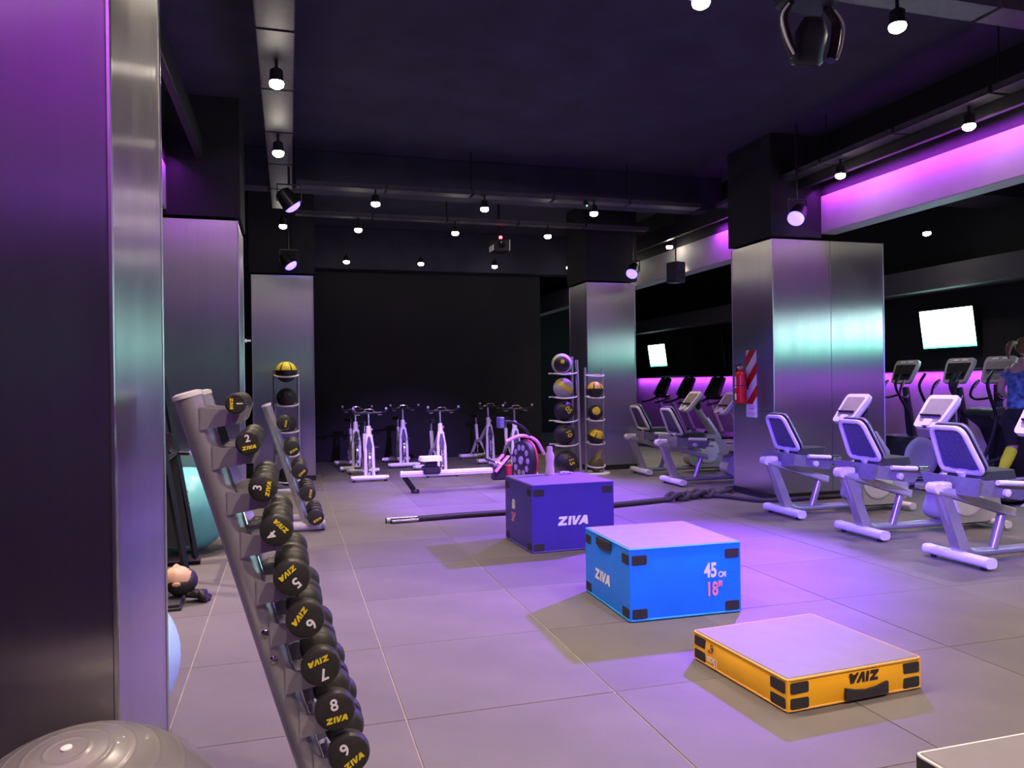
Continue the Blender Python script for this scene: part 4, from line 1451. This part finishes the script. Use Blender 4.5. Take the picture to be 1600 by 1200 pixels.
# ================================================================== SPIN BIKES (they face the room, towards -y)
def spin_bike():
    t = thing('spin_bike', 'spin', 'exercise bike', (0, 0, 0), group='spin bikes at the back wall')
    for (y, w) in ((0, .27), (1.10, .25)):
        MB().tube([(-w, y, .062), (w, y, .062)], .036, 12).build('stabilizer', 'white_paint', t)
        for s in (-1, 1):
            MB().lathe([(.041, -.02), (.043, .0), (.041, .02), (0, .024)], 12, T(s * w, y, .062) @ RY(90 * s)).build('end_cap', 'silver_paint', t)
            MB().lathe([(.022, 0), (.022, .03), (0, .03)], 10, T(s * (w - .03), y, 0)).build('foot', 'black_plastic', t)
    for s in (-1, 1):
        MB().tube([(s * .062, .01, .08), (s * .055, .03, .50), (s * .030, .08, .72)], .026, 10).build('fork_leg', 'white_paint', t)
    MB().tube([(0, .09, .68), (0, .12, .86)], [.048, .036], 12).build('head_tube', 'white_paint', t)
    MB().tube([(0, .12, .84), (0, .14, 1.05)], .022, 10).build('handlebar_post', 'chrome', t)
    MB().prism([(-.035, .44), (.035, .44), (.045, .55), (.012, .70), (-.012, .70), (-.045, .55)], -.01, .01, basis((1, 0, 0), (0, 0, 1), (0, .02, 0))).build('guard', 'mesh_blue', t, smooth=0)
    MB().lathe([(0, -.018), (.20, -.018), (.225, -.012), (.225, .012), (.20, .018), (0, .018)], 32, T(0, .16, .33) @ RY(90)).build('flywheel', 'chrome', t)
    MB().lathe([(.035, -.03), (.035, .03), (0, .03)], 14, T(0, .16, .33) @ RY(90)).build('hub', 'black_metal', t)
    MB().tube([(0, .10, .74), (0, .55, .42), (0, .82, .36)], .034, 12).build('main_tube', 'white_paint', t)
    MB().tube([(0, .82, .36), (0, 1.10, .08)], .030, 10).build('rear_tube', 'white_paint', t)
    MB().tube([(0, .60, .40), (0, .06, .08)], .024, 10).build('down_tube', 'white_paint', t)
    MB().tube([(0, .74, .38), (0, .80, .70)], .031, 12).build('seat_tube', 'white_paint', t)
    MB().tube([(0, .80, .68), (0, .815, .84)], .017, 10).build('seat_post', 'chrome', t)
    MB().prism(round_poly([(-.02, -.14), (.02, -.14), (.045, .02), (.10, .08), (.085, .15), (-.085, .15), (-.10, .08), (-.045, .02)], .03), 0, .055, T(0, .81, .84), .9).build('saddle', 'black_plastic', t)
    hb = MB()
    hb.tube(smooth_path([(-.25, -.12, 1.13), (-.245, .0, 1.085), (-.20, .09, 1.065), (0, .14, 1.06), (.20, .09, 1.065), (.245, .0, 1.085), (.25, -.12, 1.13)], 5), .017, 8)
    hb.build('handlebar', 'black_plastic', t)
    MB().tube(smooth_path([(-.12, .02, 1.085), (-.07, .00, 1.095), (-.055, -.02, 1.125), (.055, -.02, 1.125), (.07, .00, 1.095), (.12, .02, 1.085)], 4), .008, 8).build('aero_bar', 'chrome', t)
    for s in (-1, 1):
        MB().ball(.022, T(s * .25, -.125, 1.133), 10, 8).build('bar_end', 'silver_paint', t)
        MB().box(s * .17 - .035, s * .17 + .035, .02, .05, 1.03, 1.05, .005).build('bracket', 'chrome', t, smooth=0)
    for s in (-1, 1):
        MB().tube([(s * .08, .50, .33), (s * .09, .50 + s * .02, .33 + s * .16)], .014, 8).build('crank_arm', 'chrome', t)
        MB().box(s * .09 + (0 if s > 0 else -.11), s * .09 + (.11 if s > 0 else 0), .45 + s * .02, .55 + s * .02, .315 + s * .16, .345 + s * .16, .006).build('pedal', 'black_plastic', t, smooth=0)
    MB().prism(round_poly([(.12, .20), (.62, .26), (.62, .42), (.36, .44), (.12, .50)], .08), .030, .055, basis((0, 1, 0), (0, 0, 1), (0, 0, 0))).build('chain_guard', 'black_plastic', t)
    MB().ball(.020, T(.05, .11, .80), 10, 8).build('tension_knob', 'silver_paint', t)
    return t


sb = spin_bike()
for k, (x, y, rz, lb) in enumerate((
        (1.19, 12.08, 0, 'white spin bike nearest the left pillar, its front foot furthest forward'),
        (2.37, 12.27, 2, 'white spin bike directly behind the seat of the rowing machine'),
        (3.68, 12.45, -3, 'white spin bike behind the rowing machine flywheel'),
        (1.12, 13.60, 3, 'white spin bike in the back row, half hidden by the front left bike'),
        (1.98, 13.85, 0, 'white spin bike in the back row standing alone between two front bikes'),
        (3.62, 13.95, 6, 'white spin bike in the back row near the ball tower'))):
    o = sb if k == 0 else copy_tree(sb)
    o.location = (x, y, 0)
    o.rotation_euler = (0, 0, R(rz))
    o['label'] = lb


# ================================================================== RECUMBENT BIKES (they face +x)
def recumbent():
    t = thing('recumbent_bike', 'r', 'exercise bike', (0, 0, 0), group='recumbent exercise bikes in a row')
    MB().prism(rrect(.105, .075, .030, 4), -.30, .30, T(0, 0, .062) @ RX(90)).build('rear_foot', 'white_paint', t)
    for s in (-1, 1):
        MB().prism(rrect(.110, .080, .032, 4), -.012, .012, T(0, s * .30, .062) @ RX(90)).build('foot_cap', 'white_plastic', t)
        MB().lathe([(.024, 0), (.024, .026), (0, .028)], 10, T(0, s * .24, 0)).build('foot_pad', 'black_plastic', t)
    MB().tube(smooth_path([(-.175, 0, .585), (-.085, 0, .36), (.02, 0, .165), (.09, 0, .100), (.22, 0, .075), (.70, 0, .075), (1.50, 0, .075)], 5), .036, 12, flat=1.0).build('main_tube', 'silver_paint', t)
    MB().prism([(-.205, .59), (-.125, .60), (.075, .13), (.05, .085), (-.01, .085)], -.050, .050, basis((1, 0, 0), (0, 0, 1), (0, 0, 0))).build('upright', 'silver_paint', t)
    # sloping seat rail
    q = T(.155, 0, .505) @ RY(17)
    MB().box(-.38, .42, -.050, .050, -.032, .032, .006, q).build('seat_rail', 'shell_grey', t, smooth=0)
    for s in (-1, 1):
        MB().box(-.40, .42, s * .052 - .006, s * .052 + .006, -.040, -.020, .002, q).build('rail_edge', 'silver_paint', t, smooth=0)
    MB().tube([(-.225, -.05, .618), (-.225, .05, .618)], .045, 14).build('rail_end', 'white_plastic', t)
    MB().box(-.225, -.09, -.052, .052, .602, .664, .015, T(0, 0, 0)).build('rail_cap', 'white_plastic', t, smooth=0)
    MB().tube([(.47, 0, .40), (.36, 0, .09)], .036, 12).build('front_strut', 'silver_paint', t)
    # seat carriage
    MB().prism([(-.25, .57), (.25, .57), (.29, .715), (-.29, .715)], -.006, .006, basis((0, -1, 0), (-.10, 0, 1), (.0, 0, 0))).build('rear_plate', 'seat_plate', t, smooth=0)
    for s in (-1, 1):
        MB().prism([(-.05, .58), (.40, .52), (.48, .62), (-.05, .705)], -.005, .005, basis((1, 0, 0), (0, 0, 1), (0, s * .235, 0))).build('side_plate', 'seat_plate', t, smooth=0)
        MB().tube([(.12, s * .265, .675), (.40, s * .275, .655)], .021, 10).build('side_handle', 'white_paint', t)
        MB().tube([(.395, s * .275, .655), (.415, s * .275, .654)], .023, 10).build('grip_ring', 'black_plastic', t)
        MB().tube([(.41, s * .275, .654), (.52, s * .275, .647)], .0215, 10).build('grip_sensor', 'chrome', t)
        MB().tube([(.36, s * .20, .56), (.54, s * .22, .555)], .010, 8).build('lever', 'chrome', t)
    MB().lathe([(.030, 0), (.032, .03), (.020, .036), (0, .036)], 12, T(.22, -.242, .59) @ RX(90)).build('adjuster_knob', 'white_plastic', t)
    MB().prism(round_poly([(-.16, -.19), (.28, -.16), (.30, .16), (-.16, .19)], .09), 0, .07, T(.20, 0, .68), .93).build('seat', 'pad_black', t)
    # backrest: open white frame, mesh inside, dark pad ahead of it; leans backwards
    def bk(u, v, off):
        """u across, v up the back, off ahead of the frame"""
        bx_, bz_ = .060, .735
        dx, dz = -.42, .905
        return Vector((bx_ + dx * v + dz * off, u, bz_ + dz * v - dx * off))
    shape = round_poly([(-.205, 0), (.205, 0), (.150, .40), (-.150, .40)], .07, 5)
    MB().tube([bk(u, v, 0) for u, v in shape], .021, 10, closed=True).build('back_frame', 'white_plastic', t)
    inner = [(u * .93, .012 + v * .94) for u, v in shape]
    mb = MB()
    n = len(inner)
    mb.add([bk(u, v, .010) for u, v in inner] + [bk(u, v, .016) for u, v in inner], [list(range(n)), list(range(n, 2 * n))] + [[i, (i + 1) % n, n + (i + 1) % n, n + i] for i in range(n)])
    mb.build('back_mesh', 'mesh_blue', t, smooth=0)
    mb = MB()
    outer = [(u * 1.04, -.005 + v * 1.045) for u, v in shape]
    mid = [(u * .96, .006 + v * 1.0) for u, v in shape]
    mb.add([bk(u, v, .034) for u, v in outer] + [bk(u, v, .066) for u, v in outer] + [bk(u, v, .085) for u, v in mid],
           [list(range(n))[::-1], list(range(2 * n, 3 * n))] + [[i, (i + 1) % n, n + (i + 1) % n, n + i] for i in range(n)] + [[n + i, n + (i + 1) % n, 2 * n + (i + 1) % n, 2 * n + i] for i in range(n)])
    mb.build('back_pad', 'pad_black', t)
    MB().tube([bk(u, v, .050) for u, v in [(u * 1.06, -.006 + v * 1.055) for u, v in shape]], .008, 8, closed=True).build('pad_edge', 'silver_paint', t)
    MB().tube([bk(0, -.11, .02), bk(0, .02, -.002)], [.060, .046], 14).build('back_post', 'white_plastic', t)
    for s in (-1, 1):
        MB().tube([bk(s * .03, -.02, .012), bk(s * .15, .012, 0)], .020, 10).build('back_bracket', 'white_plastic', t)
    # front shell, crank, mast, console
    sh = round_poly([(.80, .16), (.98, .075), (1.45, .075), (1.60, .16), (1.56, .40), (1.36, .60), (1.16, .62), (.92, .46)], .12, 5)
    MB().prism(sh, -.105, .105, basis((1, 0, 0), (0, 0, 1), (0, 0, 0))).build('shell', 'shell_grey', t)
    for s in (-1, 1):
        MB().lathe([(.20, 0), (.20, .012), (.17, .020), (0, .022)], 30, T(1.16, s * .105, .345) @ RX(-90 * s)).build('disc_cover', 'white_plastic', t)
        MB().tube([(1.02, s * .135, .36), (1.02 + s * .13, s * .145, .36 - s * .10)], .016, 8).build('crank_arm', 'silver_paint', t)
        MB().box(1.02 + s * .13 - .06, 1.02 + s * .13 + .06, min(s * .15, s * .25), max(s * .15, s * .25), .36 - s * .10 - .014, .36 - s * .10 + .014, .006).build('pedal', 'black_plastic', t, smooth=0)
    MB().tube([(1.42, 0, .52), (1.20, 0, .82), (.99, 0, 1.08)], [.062, .050, .045], 12).build('mast', 'shell_grey', t)
    MB().tube([(1.34, -.001, .63), (1.18, -.001, .86)], [.074, .064], 12).build('mast_sleeve', 'silver_paint', t)
    cx, cz = .885, 1.175
    Q = basis((0, -1, 0), (.64, 0, .768), (cx, 0, cz))
    out = round_poly([(-.150, -.20), (.150, -.20), (.185, .12), (.175, .20), (-.175, .20), (-.185, .12)], .05, 4)
    co = MB().prism(out, -.045, .0, Q, 1.0).build('console', 'white_plastic', t)
    MB().prism(out, -.075, -.045, Q @ Matrix.Diagonal((.9, .9, 1, 1))).build('console_back', 'shell_grey', co)
    MB().prism(round_poly([(-.125, -.105), (.125, -.105), (.140, .150), (-.140, .150)], .02, 3), 0, .004, Q).build('screen', 'screen_beige', co, smooth=0)
    MB().box(-.125, .125, -.075, -.058, .004, .030, .005, Q).build('reading_ledge', 'black_plastic', co, smooth=0)
    MB().prism(round_poly([(-.11, -.135), (.11, -.135), (.12, -.085), (-.12, -.085)], .02, 3), 0, .003, Q).build('key_panel', 'screen_beige', co, smooth=0)
    MB().prism(round_poly([(-.050, -.185), (.050, -.185), (.055, -.105), (-.055, -.105)], .02, 3), 0, .010, Q).build('tray_tab', 'white_plastic', co, smooth=0)
    MB().box(-.020, .020, -.206, -.186, -.012, .006, .003, Q).build('socket', 'black_plastic', co, smooth=0)
    MB().box(.93, 1.03, -.10, .10, 1.02, 1.30, .04, T(.05, 0, 0)).build('console_housing', 'black_plastic', t, smooth=0)
    MB().prism(rrect(.090, .070, .028, 4), -.26, .26, T(1.50, 0, .060) @ RX(90)).build('front_foot', 'white_paint', t)
    MB().prism([(.78, .40), (.92, .46), (1.16, .62), (1.10, .50), (.90, .38)], -.11, .11, basis((1, 0, 0), (0, 0, 1), (0, 0, 0))).build('shroud', 'seat_plate', t)
    return t


rb = recumbent()
for k, (x, y, lb) in enumerate((
        (5.225, 7.30, 'recumbent exercise bike standing against the face of the wide steel pillar'),
        (5.215, 6.10, 'recumbent exercise bike, middle one of the three in front of the wide pillar'),
        (5.175, 4.96, 'recumbent exercise bike closest to the jump boxes, cut by the picture edge'),
        (5.460, 11.37, 'recumbent exercise bike beside the narrow pillar, its console hidden'),
        (5.330, 10.05, 'recumbent exercise bike just left of the wide pillar beyond the rope'))):
    o = rb if k == 0 else copy_tree(rb)
    o.location = (x, y, 0)
    o['label'] = lb


# ================================================================== ELLIPTICALS AND TREADMILLS
def elliptical():
    t = thing('elliptical_trainer', 'e', 'elliptical trainer', (0, 0, 0), group='elliptical trainers facing the wall')
    MB().prism(round_poly([(0, .10), (.66, .10), (.66, .42), (.54, .66), (.06, .70), (0, .64)], .05, 4), -.26, .26, basis((1, 0, 0), (0, 0, 1), (0, 0, 0))).build('drive_housing', 'black_plastic', t)
    MB().prism(round_poly([(.03, -.10), (.28, -.10), (.28, .10), (.03, .10)], .02, 3), .695, .712, None).build('badge', 'screen_beige', t)
    for s in (-1, 1):
        MB().lathe([(.285, 0), (.285, .015), (.265, .028), (.20, .030), (.19, .024), (0, .024)], 36, T(.325, s * .26, .40) @ RX(-90 * s)).build('disc_cover', 'shell_grey', t)
        MB().tube([(.55, s * .17, .30), (1.15, s * .17, .26)], .030, 8).build('pedal_arm', 'black_metal', t)
        MB().box(.58, .96, s * .17 - .08, s * .17 + .08, .33, .37, .015).build('pedal', 'black_plastic', t, smooth=0)
        MB().tube(smooth_path([(1.15, s * .28, .26), (1.12, s * .28, .62), (1.06, s * .28, .95), (.90, s * .28, 1.22), (.83, s * .27, 1.40), (.93, s * .26, 1.56)], 5), .020, 10).build('moving_handle', 'black_metal', t)
        MB().tube(smooth_path([(1.22, s * .10, 1.24), (1.10, s * .20, 1.20), (.98, s * .20, 1.24), (1.02, s * .19, 1.40), (1.10, s * .17, 1.47)], 5), .016, 10).build('fixed_handle', 'black_metal', t)
        MB().tube([(1.015, s * .19, 1.36), (1.085, s * .175, 1.455)], .021, 10).build('pulse_grip', 'silver_paint', t)
        MB().tube([(.05, s * .20, .05), (1.55, s * .20, .05)], .035, 10).build('base_rail', 'shell_grey', t)
    MB().box(1.46, 1.56, -.30, .30, .01, .09, .02).build('front_foot', 'shell_grey', t, smooth=0)
    MB().box(.02, .12, -.30, .30, .01, .10, .02).build('rear_foot', 'shell_grey', t, smooth=0)
    MB().tube([(1.50, 0, .08), (1.36, 0, .70), (1.27, 0, 1.36)], [.085, .070, .050], 12).build('mast', 'black_plastic', t)
    MB().prism(round_poly([(1.20, .10), (1.58, .10), (1.50, .55), (1.32, .60)], .08, 4), -.13, .13, basis((1, 0, 0), (0, 0, 1), (0, 0, 0))).build('front_shroud', 'shell_grey', t)
    Q = basis((0, -1, 0), (.42, 0, .907), (1.24, 0, 1.60))
    out = round_poly([(-.19, -.19), (.19, -.19), (.24, .12), (.22, .20), (-.22, .20), (-.24, .12)], .05, 4)
    co = MB().prism(out, -.05, 0, Q).build('console', 'shell_grey', t)
    MB().prism(round_poly([(-.16, -.14), (.16, -.14), (.20, .12), (-.20, .12)], .02, 3), 0, .004, Q).build('screen', 'black_plastic', co, smooth=0)
    for s in (-1, 1):
        MB().box(s * .075 - .05, s * .075 + .05, .150, .180, 0, .006, .002, Q).build('display', 'print_white', co, smooth=0)
    MB().box(-.15, .15, -.06, -.045, .004, .03, .004, Q).build('reading_ledge', 'black_metal', co, smooth=0)
    return t


el = elliptical()
for k, (x, y, lb) in enumerate((
        (8.02, 8.85, 'elliptical trainer with round grey drive cover under the bright television'),
        (8.02, 9.85, 'elliptical trainer half hidden behind the wide steel pillar'))):
    o = el if k == 0 else copy_tree(el)
    o.location = (x, y, 0)
    o['label'] = lb


# open-frame stride trainer: no rear drum, a dark arched body at the front
sg = thing('stride_trainer', 'open framed stride trainer with dark arched body beside the walking person', 'stride trainer', (7.98, 8.13, 0))
for s in (-1, 1):
    MB().tube(smooth_path([(.62, s * .27, .36), (.78, s * .28, .70), (.86, s * .28, .98), (.78, s * .28, 1.22), (.74, s * .27, 1.42), (.86, s * .26, 1.58)], 5), .022, 10).build('moving_handle', 'black_metal', sg)
    MB().tube([(.62, s * .24, .36), (1.12, s * .22, .46)], .030, 8).build('pedal_arm', 'black_metal', sg)
    MB().box(.46, .86, s * .18 - .08, s * .18 + .08, .33, .375, .015).build('pedal', 'black_plastic', sg, smooth=0)
    MB().tube(smooth_path([(1.20, s * .10, 1.22), (1.06, s * .20, 1.20), (.96, s * .20, 1.26), (1.00, s * .19, 1.38), (1.08, s * .17, 1.46)], 5), .017, 10).build('fixed_handle', 'black_metal', sg)
    MB().tube([(1.00, s * .19, 1.36), (1.07, s * .175, 1.45)], .023, 10).build('pulse_grip', 'silver_paint', sg)
    MB().tube([(.15, s * .30, .05), (1.55, s * .26, .05)], .035, 10).build('base_rail', 'shell_grey', sg)
MB().box(.10, .20, -.32, .32, .01, .09, .02).build('rear_foot', 'shell_grey', sg, smooth=0)
MB().box(1.48, 1.58, -.30, .30, .01, .09, .02).build('front_foot', 'shell_grey', sg, smooth=0)
MB().prism(round_poly([(.84, .98), (.90, 1.08), (1.22, 1.10), (1.46, .80), (1.58, .10), (1.30, .10), (1.24, .55), (1.10, .82)], .06, 4), -.20, .20, basis((1, 0, 0), (0, 0, 1), (0, 0, 0))).build('body', 'black_plastic', sg)
MB().tube([(1.22, 0, 1.06), (1.22, 0, 1.40)], .055, 12).build('mast', 'black_plastic', sg)
Q = basis((0, -1, 0), (.42, 0, .907), (1.20, 0, 1.60))
co = MB().prism(round_poly([(-.19, -.19), (.19, -.19), (.24, .12), (.22, .20), (-.22, .20), (-.24, .12)], .05, 4), -.05, 0, Q).build('console', 'shell_grey', sg)
MB().prism(round_poly([(-.16, -.14), (.16, -.14), (.20, .12), (-.20, .12)], .02, 3), 0, .004, Q).build('screen', 'screen_beige', co, smooth=0)
for s in (-1, 1):
    MB().box(s * .075 - .05, s * .075 + .05, .150, .180, 0, .006, .002, Q).build('display', 'print_white', co, smooth=0)
MB().box(-.15, .15, -.02, -.005, .004, .03, .004, Q).build('reading_ledge', 'black_metal', co, smooth=0)


def treadmill():
    t = thing('treadmill', 't', 'treadmill', (0, 0, 0), group='treadmills facing the wall')
    MB().box(0, 1.75, -.40, .40, .05, .17, .02).build('deck', 'black_plastic', t, smooth=0)
    MB().box(.02, 1.50, -.25, .25, .165, .19, .006).build('belt', 'pad_black', t, smooth=0)
    for s in (-1, 1):
        MB().box(.0, 1.60, s * .33 - .06, s * .33 + .06, .15, .205, .012).build('side_rail', 'shell_grey', t, smooth=0)
        MB().tube([(1.62, s * .36, .10), (1.34, s * .36, .72), (1.14, s * .34, 1.12)], [.060, .052, .045], 8).build('upright', 'shell_grey', t)
        MB().tube(smooth_path([(1.15, s * .34, 1.10), (.95, s * .36, 1.02), (.72, s * .37, .98)], 4), .026, 10).build('hand_rail', 'black_plastic', t)
    MB().prism(round_poly([(1.25, .05), (1.80, .05), (1.78, .24), (1.55, .36), (1.30, .26)], .06, 4), -.36, .36, basis((1, 0, 0), (0, 0, 1), (0, 0, 0))).build('motor_hood', 'black_plastic', t)
    MB().tube([(1.14, -.34, 1.12), (1.14, .34, 1.12)], .045, 10).build('cross_bar', 'black_plastic', t)
    Q = basis((0, -1, 0), (.45, 0, .89), (1.12, 0, 1.40))
    out = round_poly([(-.30, -.26), (.30, -.26), (.24, .22), (-.24, .22)], .08, 4)
    co = MB().prism(out, -.07, 0, Q).build('console', 'black_plastic', t)
    MB().prism(round_poly([(-.20, -.06), (.20, -.06), (.18, .17), (-.18, .17)], .03, 3), 0, .004, Q).build('screen', 'screen_dark', co, smooth=0)
    MB().box(-.06, .06, .190, .212, 0, .005, .002, Q).build('display', 'print_white', co, smooth=0)
    return t


tm = treadmill()
for k, (x, y, lb) in enumerate((
        (7.95, 7.31, 'treadmill carrying the walking person at the picture edge'),
        (8.00, 12.9, 'black treadmill with grey uprights, nearest to the wide pillar in the aisle beyond'),
        (8.00, 14.0, 'black treadmill with grey uprights, second beyond the wide pillar'),
        (8.00, 15.2, 'black treadmill with grey uprights, third beyond the wide pillar'),
        (8.00, 16.5, 'black treadmill with grey uprights, fourth beyond the wide pillar'),
        (8.00, 17.7, 'black treadmill with grey uprights, farthest along the aisle'))):
    o = tm if k == 0 else copy_tree(tm)
    o.location = (x, y, 0)
    o['label'] = lb


# ================================================================== FIRE EXTINGUISHER AND ITS BOARD
bd = thing('safety_board', 'red and white striped fire point board on the wide pillar', 'sign', (5.752, 8.685, 1.02))
MB().box(-.004, .004, -.115, .115, .17, .87, .001).build('striped_panel', 'sign_stripes', bd, smooth=0)
MB().box(-.004, .004, -.115, .115, 0, .168, .001).build('text_panel', 'print_white', bd, smooth=0)
for (a, b_, z) in ((-.09, .09, .14), (-.06, .06, .105), (-.09, .09, .05), (-.08, .08, .03)):
    MB().box(-.0048, -.004, a, b_, z, z + (.018 if z == .105 else .006)).build('print_line', 'pink_plastic', bd, smooth=0)
fe = thing('fire_extinguisher', 'red fire extinguisher hanging on the wide steel pillar', 'fire extinguisher', (5.655, 8.780, 1.20))
MB().lathe([(0, 0), (.066, 0), (.075, .010), (.075, .36), (.066, .40), (.040, .425), (.024, .435), (.024, .455), (0, .455)], 28).build('cylinder', 'red_paint', fe)
MB().lathe([(.026, .445), (.030, .455), (.030, .485), (.014, .495), (0, .495)], 16).build('valve', 'brass', fe)
MB().box(-.012, .012, -.10, .03, .490, .505, .004, T(0, 0, 0) @ RX(-10)).build('handle', 'black_metal', fe, smooth=0)
MB().box(-.010, .010, -.09, .02, .465, .476, .003).build('lever', 'brass', fe, smooth=0)
MB().lathe([(.016, 0), (.016, .012), (0, .013)], 12, T(-.03, 0, .470) @ RY(-90)).build('gauge', 'print_white', fe)
MB().tube(smooth_path([(0, .02, .475), (0, .07, .47), (0, .10, .40), (0, .095, .20), (0, .085, .10)], 6), .010, 8).build('hose', 'black_plastic', fe)
MB().tube([(0, .085, .12), (0, .084, .04)], [.012, .018], 10).build('nozzle', 'black_plastic', fe)


def wrap(r, a0, a1, z0, z1):
    vs_, fs = [], []
    n = 8
    for k in range(n + 1):
        a = R(a0 + (a1 - a0) * k / n)
        for z in (z0, z1):
            vs_.append((r * math.cos(a), r * math.sin(a), z))
    for k in range(n):
        fs.append([2 * k, 2 * k + 2, 2 * k + 3, 2 * k + 1])
    return MB().add(vs_, fs)


wrap(.0758, 120, 190, .20, .35).build('label', 'print_white', fe)
wrap(.0758, 120, 190, .05, .13).build('label', 'print_white', fe)
wrap(.0762, 125, 165, .22, .32).build('print_block', 'print_grey', fe)
MB().tube([(.077 * math.cos(2 * PI * k / 24), .077 * math.sin(2 * PI * k / 24), .235) for k in range(24)], .004, 6, closed=True).build('strap', 'black_plastic', fe)
MB().box(.05, .105, -.03, .03, .18, .28, .004).build('wall_bracket', 'black_metal', fe, smooth=0)


# ------------------------------------------------------------------ lettering becomes plain mesh
dg = bpy.context.evaluated_depsgraph_get()
for o in [o for o in bpy.data.objects if o.type == 'FONT']:
    me = bpy.data.meshes.new_from_object(o.evaluated_get(dg))
    if not me.materials:
        me.materials.append(o.data.materials[0])
    n = bpy.data.objects.new('lettering', me)
    col.objects.link(n)
    n.parent = o.parent
    n.matrix_local = o.matrix_local.copy()
    bpy.data.objects.remove(o)
